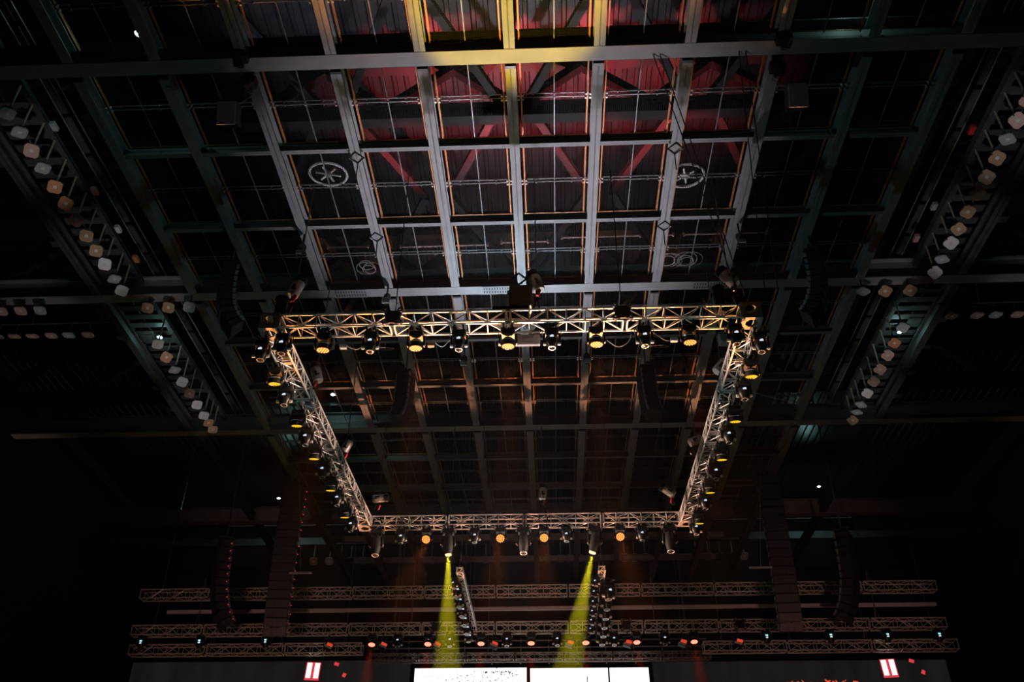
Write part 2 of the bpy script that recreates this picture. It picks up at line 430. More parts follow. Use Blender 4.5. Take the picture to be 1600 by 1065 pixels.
def corner_block(loc, s, label):
    root = empty('truss_corner_block', loc); tag(root, label, 'truss corner', 'corner blocks of the square truss')
    a = s / 2; c = s * 0.30
    oct_ = [(c * math.cos(math.pi / 8 + i * math.pi / 4) / math.cos(math.pi / 8), c * math.sin(math.pi / 8 + i * math.pi / 4) / math.cos(math.pi / 8)) for i in range(8)]
    sq = []
    for x, y in oct_:
        k = a / max(abs(x), abs(y)); sq.append((x * k, y * k))
    # true square corners: move the two nearest ring points onto each corner
    sq = [(a if x > 0 else -a, a if y > 0 else -a) if i % 1 == 0 else (x, y) for i, (x, y) in enumerate(sq)]
    pl = MB().frame_plate(sq, oct_, -0.012, 0.012)
    pm = pl.mesh('hole_plate', 'plate')
    for M in (T(0, 0, 0.012), T(0, 0, s - 0.012), T(0, -a, a) @ RX(math.pi / 2), T(0, a, a) @ RX(math.pi / 2), T(-a, 0, a) @ RY(math.pi / 2), T(a, 0, a) @ RY(math.pi / 2)):
        link('hole_plate', pm, root, M)
    mb = MB()
    for x in (-a, a):
        for y in (-a, a):
            for z in (0.03, s - 0.03): mb.lathe([(0.03, -0.03), (0.03, 0.03)], 8, T(x * 0.86, y * 0.86, z))
    link('corner_boss', mb.mesh('corner_boss', 'chrome'), root)
    return root
S = 0.40
XL, XR, YF, YB = -6.36, 4.70, 16.72, 28.97
ZF, ZB = 12.0, 12.4
Z_AT = lambda y: ZF + (ZB - ZF) * (y - YF) / (YB - YF)
c = 0.20
truss('lighting_truss', (XL + c, YF, ZF), (XR - c, YF, ZF), S, 'aluminium box truss nearest the viewer carrying the front lamps of the square', group='sides of the square truss')
truss('lighting_truss', (XL + c, YB, ZB), (XR - c, YB, ZB), S, 'far side of the square aluminium truss above the yellow beams', group='sides of the square truss')
truss('lighting_truss', (XL, YF + c, Z_AT(YF + c)), (XL, YB - c, Z_AT(YB - c)), S, 'left-hand side of the square truss with lamps along its outer edge', group='sides of the square truss')
truss('lighting_truss', (XR, YF + c, Z_AT(YF + c)), (XR, YB - c, Z_AT(YB - c)), S, 'right-hand side of the square truss with lamps along its outer edge', group='sides of the square truss')
for x, y, z, l in ((XL, YF, ZF, 'near left'), (XR, YF, ZF, 'near right'), (XL, YB, ZB, 'far left'), (XR, YB, ZB, 'far right')):
    corner_block((x, y, z), 0.44, f'pale steel corner block with octagonal holes at the {l} corner of the square truss')
# stage trusses
truss('stage_truss', (-17.1, 36.2, 12.45), (15.6, 36.2, 12.45), 0.42, 'uppermost long truss across the stage above the pale fascia', group='long trusses over the stage', all_faces=False, hang=(0.08, 0.35, 0.65, 0.92))
truss('stage_truss', (-17.1, 36.2, 10.95), (15.6, 36.2, 10.95), 0.42, 'second long truss across the stage just above the red lamps', group='long trusses over the stage', all_faces=False, hang=(0.08, 0.35, 0.65, 0.92))
truss('stage_truss', (-17.2, 36.6, 10.28), (-7.6, 36.6, 10.28), 0.42, 'short lower truss over the left side screen', group='lower trusses over the side screens', all_faces=False, hang=(0.08, 0.35, 0.65, 0.92))
truss('stage_truss', (6.0, 36.6, 10.22), (16.0, 36.6, 10.22), 0.42, 'short lower truss over the right side screen', group='lower trusses over the side screens', all_faces=False, hang=(0.08, 0.35, 0.65, 0.92))
truss('screen_truss', (-7.4, 37.0, 10.1), (6.4, 37.0, 10.1), 0.30, 'thin lattice truss directly above the white centre screen', group=None, all_faces=False, sec=2.0, bays=5, m='galvanised', hang=(0.08, 0.35, 0.65, 0.92))
truss('upstage_truss', (-3.08, 29.5, 11.0), (-3.08, 36.0, 11.0), 0.20, 'truss running upstage beside the left yellow beam, crowded with small heads', group='trusses running upstage', hang=(0.08, 0.35, 0.65, 0.92))
truss('upstage_truss', (1.78, 29.5, 11.0), (1.78, 36.0, 11.0), 0.20, 'truss running upstage beside the right yellow beam, crowded with small heads', group='trusses running upstage', hang=(0.08, 0.35, 0.65, 0.92))
# pale fascia and header pipes
fa = link('fascia_strip', MB().chamfer_box((0, 0, 0), (31.5, 0.12, 0.15), 0.02).mesh('fascia_strip', 'flood_white'), None, T(-0.2, 36.45, 12.02))
tag(fa, 'long pale strip running under the uppermost stage truss', 'fascia')
for i, (z, y) in enumerate(((10.95, 37.2), (10.70, 37.3), (10.48, 37.25), (10.02, 36.9))):
    mb = MB().tube((-7.3, y, z), (6.3, y, z), 0.03, 6)
    for k in range(12): mb.tube((-7 + k * 1.15, y, z - 0.09), (-7 + k * 1.15, y, z + 0.09), 0.02, 5)
    for x in (-6.5, 5.5): mb.tube((x, y, z), (x, y, 22.16), 0.008, 5)
    o = link('header_pipe', mb.mesh('header_pipe', 'galvanised'))
    tag(o, f'thin horizontal pipe over the centre screen, {ORD[i]} from the top', 'pipe', 'pipes over the centre screen')

# ================================================================== LAMPS ON THE TRUSSES
def add_parts(root, parts):
    for nm, me, M in parts: link(nm, me, root, M)
_cl = MB().box((0, 0, -0.02), (0.05, 0.09, 0.10)).ring(0.036, 0.012, 10, 5, T(0, 0, 0.03) @ RY(math.pi / 2)).mesh('clamp', 'black_plastic')
_mb = MB().box((0, 0, -0.012), (0.04, 0.46, 0.036)).mesh('mounting_bar', 'black_plastic')
_hd = MB().ring(0.055, 0.013, 8, 6, RX(math.pi / 2), -math.pi / 2, math.pi / 2).mesh('carry_handle', 'chrome', True)
_base = MB().chamfer_box((0, 0, 0), (0.33, 0.27, 0.15), 0.02).mesh('base', 'black_plastic')
_disp = MB().box((0, 0, 0), (0.085, 0.014, 0.035)).box((0.012, -0.002, 0.025), (0.05, 0.012, 0.02)).mesh('display', 'display_led')
_arm = MB().chamfer_box((0, 0, -0.13), (0.045, 0.11, 0.28), 0.012).mesh('yoke_arm', 'black_plastic')
_knob = MB().lathe([(0.0, -0.04), (0.038, -0.035), (0.042, 0.0), (0.036, 0.035), (0.0, 0.04)], 10, RY(math.pi / 2), False).mesh('pivot_cap', 'white_plastic', True)
_spot_head = MB().lathe([(0.0, 0.15), (0.09, 0.145), (0.145, 0.10), (0.160, 0.02), (0.145, -0.08), (0.095, -0.16), (0.080, -0.19)], 18, None, False).mesh('head', 'black_plastic', True)
_ring = MB().ring(0.078, 0.012, 20, 6).mesh('lens_ring', 'chrome', True)
_lens = MB().lathe([(0.0, -0.008), (0.045, -0.004), (0.074, 0.004), (0.074, 0.012)], 18, None, False).mesh('lens', 'lens_glass', True)
def spot_head(loc, label, group, yaw=0.0, tilt=0.0, k=1.0, rot=0.0):
    r = empty('moving_head_spot', loc, (0, 0, yaw)); r.scale = (k, k, k); tag(r, label, 'stage light', group)
    for s in (-1, 1):
        link('clamp', _cl, r, T(s * 0.10, 0, -0.03)); link('mounting_bar', _mb, r, T(s * 0.10, 0, 0))
        link('carry_handle', _hd, r, T(s * 0.165, 0, -0.14) @ RZ(0 if s > 0 else math.pi))
        link('yoke_arm', _arm, r, T(s * 0.180, 0, -0.18))
        link('pivot_cap', _knob, r, T(s * 0.165, -0.03, -0.46))
    link('base', _base, r, T(0, 0, -0.13))
    HM = T(0, 0, -0.36) @ RX(tilt)
    h = link('head', _spot_head, r, HM); link('lens_ring', _ring, h, T(0, 0, -0.19)); link('lens', _lens, h, T(0, 0, -0.19))
    link('status_panel', _disp, h, T(0, -0.158, 0.03))
    return r
_wash_head = MB().lathe([(0.0, 0.12), (0.09, 0.115), (0.15, 0.06), (0.165, -0.02), (0.165, -0.085), (0.150, -0.095)], 18, None, False).mesh('head', 'black_plastic', True)
_bez = MB().ring(0.150, 0.014, 20, 5).mesh('bezel', 'black_plastic', True)
_face = {c_: MB().lathe([(0.0, -0.002), (0.15, 0.0), (0.15, 0.01)], 18, None, False).mesh('face_plate', c_ + '_face') for c_ in ('orange', 'red', 'yellow')}
_arc = MB().ring(0.172, 0.010, 12, 5, T(0, 0, 0.0), math.pi * 1.16, math.pi * 1.84).mesh('rim_glint', 'chrome', True)  # chrome arc shaped as a reflection on the head, not a real part
def led_mesh(m):
    mb = MB(); pts = [(0, 0)]
    for i in range(6): pts.append((0.062 * math.cos(i * math.pi / 3), 0.062 * math.sin(i * math.pi / 3)))
    for i in range(12): pts.append((0.118 * math.cos(i * math.pi / 6), 0.118 * math.sin(i * math.pi / 6)))
    for x, y in pts: mb.lathe([(0.0, -0.012), (0.017, -0.010), (0.021, 0.0)], 8, T(x, y, 0), False)
    return mb.mesh('led_cluster', m)
_led = {m: led_mesh(m) for m in ('orange_led', 'yellow_led', 'red_led')}
def wash_head(loc, label, group, led, yaw=0.0, tilt=0.0, beam=None, k=1.0):
    r = empty('led_wash_light', loc, (0, 0, yaw)); r.scale = (k, k, k); tag(r, label, 'stage light', group)
    for s in (-1, 1):
        link('clamp', _cl, r, T(s * 0.10, 0, -0.03)); link('mounting_bar', _mb, r, T(s * 0.10, 0, 0))
        link('carry_handle', _hd, r, T(s * 0.165, 0, -0.12) @ RZ(0 if s > 0 else math.pi))
        link('yoke_arm', _arm, r, T(s * 0.19, 0, -0.17))
        link('pivot_cap', _knob, r, T(s * 0.195, 0, -0.40) @ Matrix.Scale(0.6, 4))
    link('base', _base, r, T(0, 0, -0.13))
    h = link('head', _wash_head, r, T(0, 0, -0.38) @ RX(tilt))
    link('bezel', _bez, h, T(0, 0, -0.09)); link('face_plate', _face[led[:-4]], h, T(0, 0, -0.082)); link('rim_glint', _arc, h, T(0, 0, 0.03))
    link('led_cluster', _led[led], h, T(0, 0, -0.09))
    if beam:
        col, pw, ang = beam
        d = bpy.data.lights.new('wash_beam', 'SPOT'); d.color = col; d.energy = pw; d.spot_size = math.radians(ang); d.spot_blend = 0.8; d.shadow_soft_size = 0.12
        o = bpy.data.objects.new('wash_beam', d); COL.objects.link(o); o.parent = h; o.matrix_basis = T(0, 0, -0.13)
    return r
_pbase = MB().chamfer_box((0, 0, 0), (0.42, 0.32, 0.18), 0.025).mesh('base', 'black_plastic')
_pbrk = MB().box((0, 0, 0), (0.11, 0.03, 0.03)).box((0.04, 0, -0.05), (0.03, 0.03, 0.10)).box((-0.04, 0, -0.04), (0.03, 0.03, 0.07)).mesh('bracket', 'chrome')
_parm = MB().chamfer_box((0, 0, -0.22), (0.05, 0.16, 0.46), 0.015).mesh('yoke_arm', 'black_plastic')
_phead = MB().lathe([(0.0, 0.30), (0.13, 0.29), (0.17, 0.22), (0.175, -0.05), (0.15, -0.25), (0.12, -0.36), (0.115, -0.42)], 18, None, False).mesh('head', 'speaker_black', True)
_pring = MB().ring(0.112, 0.016, 20, 6).mesh('lens_ring', 'chrome', True)
_plens = MB().lathe([(0.0, -0.02), (0.06, -0.012), (0.105, 0.0), (0.105, 0.02)], 18, None, False)
_plens_d = _plens.mesh('lens', 'lens_glass', True); _plens_y = _plens.mesh('lens', 'yellow_beam_lens', True)
_hcap = MB().box((0, 0, 0), (0.03, 0.06, 0.04)).mesh('hinge_cap', 'white_plastic')
def profile_head(loc, label, group, tilt=0.0, roll=0.0, lit=None):
    r = empty('moving_head_profile', loc); tag(r, label, 'stage light', group)
    for s in (-1, 1):
        link('clamp', _cl, r, T(s * 0.13, 0, -0.03)); link('mounting_bar', _mb, r, T(s * 0.13, 0, 0))
        link('bracket', _pbrk, r, T(s * 0.21, -0.1, -0.12))
        link('yoke_arm', _parm, r, T(s * 0.215, 0, -0.22))
        link('hinge_cap', _hcap, r, T(s * 0.245, -0.03, -0.62))
    link('base', _pbase, r, T(0, 0, -0.15))
    h = link('head', _phead, r, T(0, 0, -0.56) @ RY(roll) @ RX(tilt))
    link('lens_ring', _pring, h, T(0, 0, -0.42)); link('lens', _plens_y if lit else _plens_d, h, T(0, 0, -0.415))
    if lit:
        col, pw, ang = lit
        d = bpy.data.lights.new('profile_beam', 'SPOT'); d.color = col; d.energy = pw; d.spot_size = math.radians(ang); d.spot_blend = 0.25; d.shadow_soft_size = 0.06
        o = bpy.data.objects.new('profile_beam', d); COL.objects.link(o); o.parent = h; o.matrix_basis = T(0, 0, -0.47)
    return r
ORANGE = ((1.0, 0.20, 0.035), 17000, 15)
fx = [-6.02, -5.07, -3.98, -2.94, -1.955, -0.836, 0.159, 1.165, 2.254, 3.268, 4.295]
for i, x in enumerate(fx):
    if i % 2 == 0:
        spot_head((x, YF + 0.02, ZF - 0.0), f'dark moving head under the near truss, {ORD[i // 2]} of six from the left', 'moving heads under the near truss')
    else:
        wash_head((x, YF + 0.02, ZF - 0.0), f'orange wash light under the near truss, {ORD[i // 2]} of five from the left', 'orange wash lights under the near truss', 'orange_led', 0, 0.12, ORANGE)
ly = [17.0, 18.2, 19.15, 20.4, 21.4, 22.4, 23.5, 24.6, 25.6, 26.75, 27.8]
ry = [17.1, 18.3, 19.3, 20.6, 21.7, 22.9, 24.05, 25.2, 26.3, 27.7, 28.5]
for side, ys, x in (('left', ly, XL - 0.22), ('right', ry, XR + 0.22)):
    for i, y in enumerate(ys):
        z = Z_AT(y)
        if i % 2 == 0:
            spot_head((x, y, z), f'dark moving head under the {side} side truss, {ORD[i // 2]} of six from near corner', f'moving heads under the {side} truss')
        else:
            wash_head((x, y, z), f'yellow wash light under the {side} side truss, {ORD[i // 2]} of five from near corner', f'yellow wash lights under the {side} truss', 'yellow_led', 0, 0.26, ((1.0, 0.55, 0.05), 90, 40))
bx = [(-5.92, 'p'), (-5.08, 's'), (-4.21, 'w'), (-3.44, 'py'), (-2.54, 's'), (-1.66, 'w'), (-0.87, 'p'), (-0.17, 'w'), (0.59, 's'), (1.55, 'py'), (2.42, 'w'), (3.16, 's'), (4.08, 'p')]
cnt = dict(s=0, w=0, p=0)
YEL = (1.0, 0.85, 0.02)
for x, k in bx:
    l = (x, YB + 0.02, ZB)
    if k == 's':
        spot_head(l, f'dark moving head under the far truss, {ORD[cnt["s"]]} of four from the left', 'moving heads under the far truss'); cnt['s'] += 1
    elif k == 'w':
        wash_head(l, f'orange glowing wash light under the far truss, {ORD[cnt["w"]]} of four from the left', 'orange wash lights under the far truss', 'orange_led', 0, -0.85, ORANGE); cnt['w'] += 1
    elif k == 'p':
        profile_head(l, f'large unlit profile head under the far truss, {ORD[cnt["p"]]} of three from the left', 'large profile heads under the far truss', -0.12); cnt['p'] += 1
    else:
        lf = x < 0
        profile_head(l, f'large profile head throwing the {"left" if lf else "right"} yellow beam', 'large profile heads with yellow beams', -0.05, -0.04 if lf else 0.24, (YEL, 480000, 15))
# small heads on the upstage trusses
for side, x0 in (('left', -3.08), ('right', 1.78)):
    for i in range(6):
        for j, s in enumerate((-1, 1)):
            k_ = {('left', -1): 0.75, ('left', 1): 0.95, ('right', -1): 0.7, ('right', 1): 1.25}[(side, s)]
            spot_head((x0 + (-0.20 if side == 'left' else 0.20 * s), 30.0 + i * 1.06 + 0.53 * j, 11.02), f'{("smaller" if s < 0 else "bigger")} moving head on the {side} upstage truss, {ORD[i]} of its size from near end',
                      f'moving heads on the {side} upstage truss', 0.5 * s, -0.15, k_)

# ================================================================== STAGE LAMPS
RED = ((1.0, 0.03, 0.02), 45000, 18)
for i, x in enumerate((-7.19, -4.93, -2.80, -0.80, 1.37, 3.39, 5.65)):
    wash_head((x, 36.2, 10.975), f'red glowing wash light over the screens, {ORD[i]} of seven from the left', 'red wash lights over the screens', 'red_led', 0, -0.35, RED, 0.95)
for i, x in enumerate((-6.15, -4.05, -1.77, 0.24, 2.49, 4.5)):
    spot_head((x, 36.2, 10.97), f'dark moving head between the red lamps, {ORD[i]} of six from the left', 'dark heads between the red lamps', 0, -0.3)
def strobe_panel(loc, label, yaw):
    r = empty('mirror_strobe', loc, (0.0, 0.0, yaw)); tag(r, label, 'stage light', 'tilted glossy strobes over the screens')
    link('clamp', _cl, r, T(0, 0, -0.03))
    link('yoke', MB().box((0, 0, -0.12), (0.40, 0.06, 0.03)).box((-0.19, 0, -0.26), (0.03, 0.06, 0.28)).box((0.19, 0, -0.26), (0.03, 0.06, 0.28)).mesh('yoke', 'black_plastic'), r)
    b = link('housing', MB().chamfer_box((0, 0, 0), (0.34, 0.16, 0.30), 0.02).mesh('housing', 'black_plastic'), r, T(0, 0, -0.42) @ RY(0.35) @ RX(-0.5))
    link('reflector', MB().box((0.03, 0, 0.05), (0.24, 0.012, 0.15)).mesh('reflector', 'red_reflect'), b, T(0, -0.085, 0.0))
    link('lower_reflector', MB().box((0, 0, -0.08), (0.30, 0.012, 0.10)).mesh('lower_reflector', 'white_plastic'), b, T(0, -0.085, 0.0))
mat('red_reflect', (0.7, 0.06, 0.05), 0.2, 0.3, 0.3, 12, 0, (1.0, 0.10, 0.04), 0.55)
for i, x in enumerate((-8.95, -6.76, -4.60, -2.31, 0.74, 3.04, 5.20, 7.40)):
    strobe_panel((x, 36.2, 10.90), f'tilted strobe with red and white face over the screens, {ORD[i]} from the left', 0.3 if x < 0 else -0.3)
for i, x in enumerate((-16.6, -14.2, -11.5, 8.5, 11.0, 13.2, 15.2)):
    r = spot_head((x, 36.22, 10.975), f'dark moving head with cyan status light on outer stage truss, {ORD[i]} from left', 'heads on the outer ends of the stage truss')
    link('status_light', MB().box((0, 0, 0), (0.09, 0.02, 0.05)).mesh('status_light', 'tiny_cyan_led'), r, T(0, -0.16, -0.24))

# ================================================================== SCREENS
def screen_mat(name, base, strength, kind):
    m = bpy.data.materials.new(name); m.use_nodes = True; nt = m.node_tree; b = nt.nodes['Principled BSDF']
    b.inputs['Base Color'].default_value = (0.01, 0.01, 0.01, 1)
    tc = nt.nodes.new('ShaderNodeTexCoord'); nz = nt.nodes.new('ShaderNodeTexNoise'); nz.inputs['Detail'].default_value = 8
    mp = nt.nodes.new('ShaderNodeMapping'); nt.links.new(tc.outputs['Object'], mp.inputs[0]); nt.links.new(mp.outputs[0], nz.inputs['Vector'])
    rp = nt.nodes.new('ShaderNodeValToRGB'); e = rp.color_ramp.elements
    nz.inputs['Scale'].default_value = {'speck': 9, 'field': 2.0, 'dim': 1.2}[kind]
    if kind == 'speck':
        e[0].position, e[1].position = 0.33, 0.36
        e[0].color, e[1].color = (0.10, 0.09, 0.09, 1), tuple(base) + (1,)
    elif kind == 'field':
        e[0].position, e[1].position = 0.2, 0.6
        e[0].color, e[1].color = (0.92, 0.86, 0.78, 1), tuple(base) + (1,)
    else:
        e[0].position, e[1].position = 0.3, 0.75
        e[0].color, e[1].color = tuple(c * 0.4 for c in base) + (1,), tuple(base) + (1,)
        mp.inputs['Scale'].default_value = (1, 1, 0.3)
    nt.links.new(nz.outputs['Fac'], rp.inputs['Fac']); nt.links.new(rp.outputs['Color'], b.inputs['Emission Color'])
    b.inputs['Emission Strength'].default_value = strength; MATS[name] = m
screen_mat('screen_speckled', (1.0, 0.97, 0.95), 1.5, 'speck')
screen_mat('screen_landscape', (1.0, 0.97, 0.94), 1.5, 'field')
screen_mat('screen_dim', (0.011, 0.0105, 0.011), 1.0, 'dim')
mat('screen_ink', (0.02, 0.015, 0.012), 0.6)
mat('screen_glow_white', (0.1, 0.1, 0.1), 0.6, 0, .05, 5, 0, (1.0, 0.86, 0.84), 1.6)
mat('screen_glow_red', (0.1, 0.1, 0.1), 0.6, 0, .05, 5, 0, (0.75, 0.05, 0.07), 0.9)
mat('screen_glow_orange', (0.1, 0.1, 0.1), 0.6, 0, .05, 5, 0, (0.95, 0.10, 0.02), 0.8)
SY = 37.6
def screen(x0, x1, z0, z1, m, label):
    r = empty('led_screen', ((x0 + x1) / 2, SY, z0)); tag(r, label, 'screen')
    w_, h_ = x1 - x0, z1 - z0
    link('picture', MB().box((0, 0, h_ / 2), (w_, 0.02, h_)).mesh('picture', m), r)
    link('cabinet', MB().box((0, 0.12, h_ / 2), (w_ + 0.06, 0.2, h_ + 0.06)).mesh('cabinet', 'black_plastic'), r)
    return r
ZTOP = 9.97
sc1 = screen(-5.60, -1.03, 6.6, ZTOP, 'screen_speckled', 'white speckled left half of the bright centre screen')
sc2 = screen(-0.88, 3.91, 6.6, ZTOP - 0.03, 'screen_landscape', 'bright right half of the centre screen with thin poles pictured on it')
sc3 = screen(-17.4, -5.8, 6.6, 10.30, 'screen_dim', 'wide dim side screen left of the white screen')
sc4 = screen(4.1, 15.8, 6.6, 10.15, 'screen_dim', 'wide dim side screen right of the white screen')
def glyph(parent, name, m, boxes, M=None):
    mb = MB()
    for x, z, w_, h_, a in boxes: mb.box((0, 0, 0), (w_, 0.008, h_), T(x, -0.018, z) @ RY(a))
    return link(name, mb.mesh(name, m), parent, M)
# pictured poles and scribbles
def inscr(sc, X): return X - sc.location.x
def zz(z): return z - 6.6
glyph(sc2, 'pictured_pole', 'screen_ink', [(inscr(sc2, 2.30), zz(9.1), 0.07, 1.75, 0.0)])
glyph(sc2, 'pictured_pole', 'screen_ink', [(inscr(sc2, 1.42), zz(9.0), 0.035, 1.2, 0.0)])
glyph(sc2, 'pictured_pole', 'screen_ink', [(inscr(sc2, 0.80), zz(8.85), 0.03, 1.0, 0), (inscr(sc2, 0.80), zz(9.18), 0.16, 0.02, 0.1), (inscr(sc2, 0.80), zz(9.05), 0.13, 0.02, 0.1)])
scr = []
random.seed(3)
xx = -2.78
for k in range(13):
    w_ = random.uniform(0.03, 0.075)
    scr.append((inscr(sc1, xx), zz(9.80 + random.uniform(-0.02, 0.02)), w_, random.uniform(0.02, 0.07), random.uniform(-0.5, 0.5))); xx += w_ + random.uniform(0.01, 0.04)
    if k == 2: xx += 0.12
glyph(sc1, 'pictured_writing', 'screen_ink', scr)
sp_ = []
for k in range(70):
    x = random.triangular(-5.5, -1.1, -1.6); z = random.uniform(9.25, 9.75)
    sp_.append((inscr(sc1, x), zz(z), random.uniform(0.02, 0.06), random.uniform(0.015, 0.05), random.uniform(-1, 1)))
glyph(sc1, 'pictured_speck', 'screen_ink', sp_)
for sc_, xa, sg, zt in ((sc3, -9.81, -1, 10.25), (sc4, 13.50, 1, 10.19)):
    sh = Matrix(((1, 0, -sg * 0.10, 0), (0, 1, 0, 0), (0, 0, 1, 0), (0, 0, 0, 1)))
    bX = inscr(sc_, xa); Z0 = zz(zt - 0.36)
    r_ = glyph(sc_, 'pictured_bar_border', 'screen_glow_red', [(0, 0, 0.60, 0.72, 0)], T(bX, 0, Z0) @ RY(-sg * 0.05))
    glyph(sc_, 'pictured_bar', 'screen_glow_white', [(-0.16, 0.03, 0.20, 0.60, 0), (0.16, 0.03, 0.20, 0.60, 0)], T(bX, -0.006, Z0) @ RY(-sg * 0.05))
    glyph(sc_, 'pictured_fleck', 'screen_glow_red', [(0, 0, 0.20, 0.13, 0.3), (0.36, -0.44, 0.14, 0.16, 0.4)], T(inscr(sc_, -8.85 if sg < 0 else 14.45), 0, zz(zt - 0.08)))
fl = []
for k in range(60):
    x = random.gauss(10.8, 0.7); z = 9.30 + random.uniform(-0.2, 0.14) * (1 - min(1, abs(x - 10.8) / 2))
    fl.append((inscr(sc4, x), zz(z), random.uniform(0.03, 0.12), random.uniform(0.02, 0.06), random.uniform(-1, 1)))
glyph(sc4, 'pictured_spark', 'screen_glow_orange', fl)
fl = [(inscr(sc3, -12.3 + random.gauss(0, 0.3)), zz(9.35 + random.uniform(-0.1, 0.08)), 0.08, 0.04, random.uniform(-1, 1)) for k in range(16)]
glyph(sc3, 'pictured_spark', 'screen_glow_orange', fl)

# ================================================================== HOISTS
_chain = {}
def hoist(loc, label, tilt, top=17.0, drop=1.2, bag=True, k=1.0, roll=0.0):
    r = empty('chain_hoist', loc); tag(r, label, 'hoist', 'chain hoists above the square truss')
    M = RY(tilt) @ RX(roll) @ Matrix.Scale(k, 4)
    body = link('motor_housing', MB().lathe([(0.0, -0.24), (0.13, -0.24), (0.15, -0.20), (0.15, 0.16), (0.14, 0.20), (0.0, 0.20)], 16, None, False).mesh('motor_housing', 'silver_motor', True), r, M)
    link('end_cap', MB().lathe([(0.0, 0.20), (0.16, 0.20), (0.165, 0.24), (0.15, 0.34), (0.08, 0.37), (0.0, 0.37)], 16, None, False).mesh('end_cap', 'black_plastic', True), body)
    link('name_plate', MB().box((0, -0.15, -0.05), (0.06, 0.02, 0.16)).box((0.03, -0.155, -0.1), (0.12, 0.02, 0.04)).mesh('name_plate', 'black_plastic'), body)
    link('chain', MB().tube((0, 0, 0.2), (0, 0, top - loc[2]), 0.016, 5).mesh('chain', 'chain'), r)
    link('hook', MB().box((0, 0, -0.32), (0.09, 0.06, 0.14)).ring(0.07, 0.02, 10, 5, T(0, 0, -0.45) @ RX(math.pi / 2)).mesh('hook', 'black_plastic'), r, RY(tilt * 0.3))
    link('control_plug', MB().lathe([(0.03, -0.09), (0.045, -0.03), (0.045, 0.08), (0.03, 0.10)], 10).mesh('control_plug', 'red_plastic', True), r, T(0.05, -0.16, -0.42) @ RY(0.3))
    sl = MB()
    for s in (-1, 1): sl.path([(0, 0, -0.45), (s * 0.16, 0, -drop)], 0.022, 6)
    link('sling', sl.mesh('sling', 'black_cloth'), r)
    if bag:
        link('chain_bag', MB().lathe([(0.0, -0.45), (0.10, -0.44), (0.14, -0.3), (0.15, 0.25), (0.16, 0.3), (0.13, 0.3), (0.1, -0.2)], 12, None, False).mesh('chain_bag', 'black_cloth', True), r, T(-0.30, 0.05, -0.55))
    return r
hoist((-6.05, YF + 0.3, 13.55), 'silver chain hoist with black chain bag over the near left truss corner', 0.35, 17.0, 1.15)
hoist((-0.18, YF + 0.3, 13.55), 'silver chain hoist over the middle of the near truss', -0.30, 17.0, 1.15)
hoist((4.45, YF + 0.3, 13.55), 'silver chain hoist with black chain bag over the near right truss corner', -0.65, 17.0, 1.15)
hoist((-6.42, 20.95, 13.6), 'silver chain hoist over the near end of the left truss', -0.3, 17.0, 1.2, False)
hoist((-6.40, 25.2, 13.6), 'silver chain hoist over the far end of the left truss', 0.4, 17.0, 1.1, False, 0.95)
hoist((-5.95, 28.9, 13.5), 'silver chain hoist lying sideways over the far left truss corner', 1.5, 17.0, 0.9, False, 0.95)
hoist((-0.19, 28.9, 13.6), 'small silver chain hoist over the middle of the far truss', 0.1, 17.0, 1.0, False, 0.9)
hoist((4.2, 28.9, 13.6), 'silver chain hoist over the far right truss corner', -0.9, 17.0, 1.0, False, 0.95)
hoist((4.85, 20.95, 13.6), 'silver chain hoist over the near end of the right truss', 0.7, 17.0, 1.2, False)
hoist((4.68, 25.2, 13.6), 'silver chain hoist over the far end of the right truss', 1.1, 17.0, 1.1, False, 0.95)
# black distribution block beside the middle hoist
r = empty('motor_control_box', (-0.55, YF + 0.35, 13.1)); tag(r, 'black motor control box hanging over the middle of the near truss', 'control box')
link('box', MB().chamfer_box((0, 0, 0), (0.55, 0.4, 0.62), 0.03).mesh('box', 'black_plastic'), r)
link('shelf', MB().box((-0.25, 0, -0.5), (0.85, 0.35, 0.36)).mesh('shelf', 'black_cloth'), r)
link('bracket', MB().ring(0.18, 0.035, 4, 4, T(-0.05, -0.1, 0.55) @ RX(math.pi / 2)).mesh('bracket', 'dark_steel'), r)
link('side_light', MB().box((-0.30, -0.18, -0.1), (0.05, 0.05, 0.45)).mesh('side_light', 'grey_box'), r)
link('lamp', MB().lathe([(0.0, 0.1), (0.1, 0.08), (0.12, -0.02), (0.0, -0.03)], 12, None, False).mesh('lamp', 'silver_motor', True), r, T(0.22, -0.05, -0.85))
# four-roller sleeve blocks on the near and stage trusses
def sleeve(loc, label):
    r = empty('sleeve_block', loc); tag(r, label, 'sleeve block', 'black four-roller sleeve blocks')
    a = 0.17
    cross_ = [(-a, -a * 1.25), (-0.06, -a), (0.06, -a), (a, -a * 1.25), (a * 1.2, -a), (a, 0), (a * 1.2, a), (a, a * 1.25), (0.06, a), (-0.06, a), (-a, a * 1.25), (-a * 1.2, a), (-a, 0), (-a * 1.2, -a)]
    link('plate', MB().prism(cross_, -0.04, 0.04, RX(math.pi / 2)).mesh('plate', 'black_plastic'), r)
    for x in (-1, 1):
        for z in (-1, 1):
            k = link('roller', MB().lathe([(0.065, -0.06), (0.065, 0.04)], 12, RX(math.pi / 2)).mesh('roller', 'dark_steel'), r, T(x * a, -0.05, z * a))
            link('roller_cap', MB().lathe([(0.030, 0), (0.030, 0.02)], 10, RX(math.pi / 2)).mesh('roller_cap', 'plate'), k, T(0, -0.05, 0))
sleeve((-3.48, YF - 0.25, ZF + 0.20), 'black four-roller block on the near truss between the second and third lamps from the left')
sleeve((1.78, YF - 0.25, ZF + 0.20), 'black four-roller block on the near truss right of centre')
for i, x in enumerate((-11.2, -4.6, 3.0, 7.5)):
    sleeve((x, 35.96, 11.15), f'black four-roller block on the second stage truss, {ORD[i]} from the left')
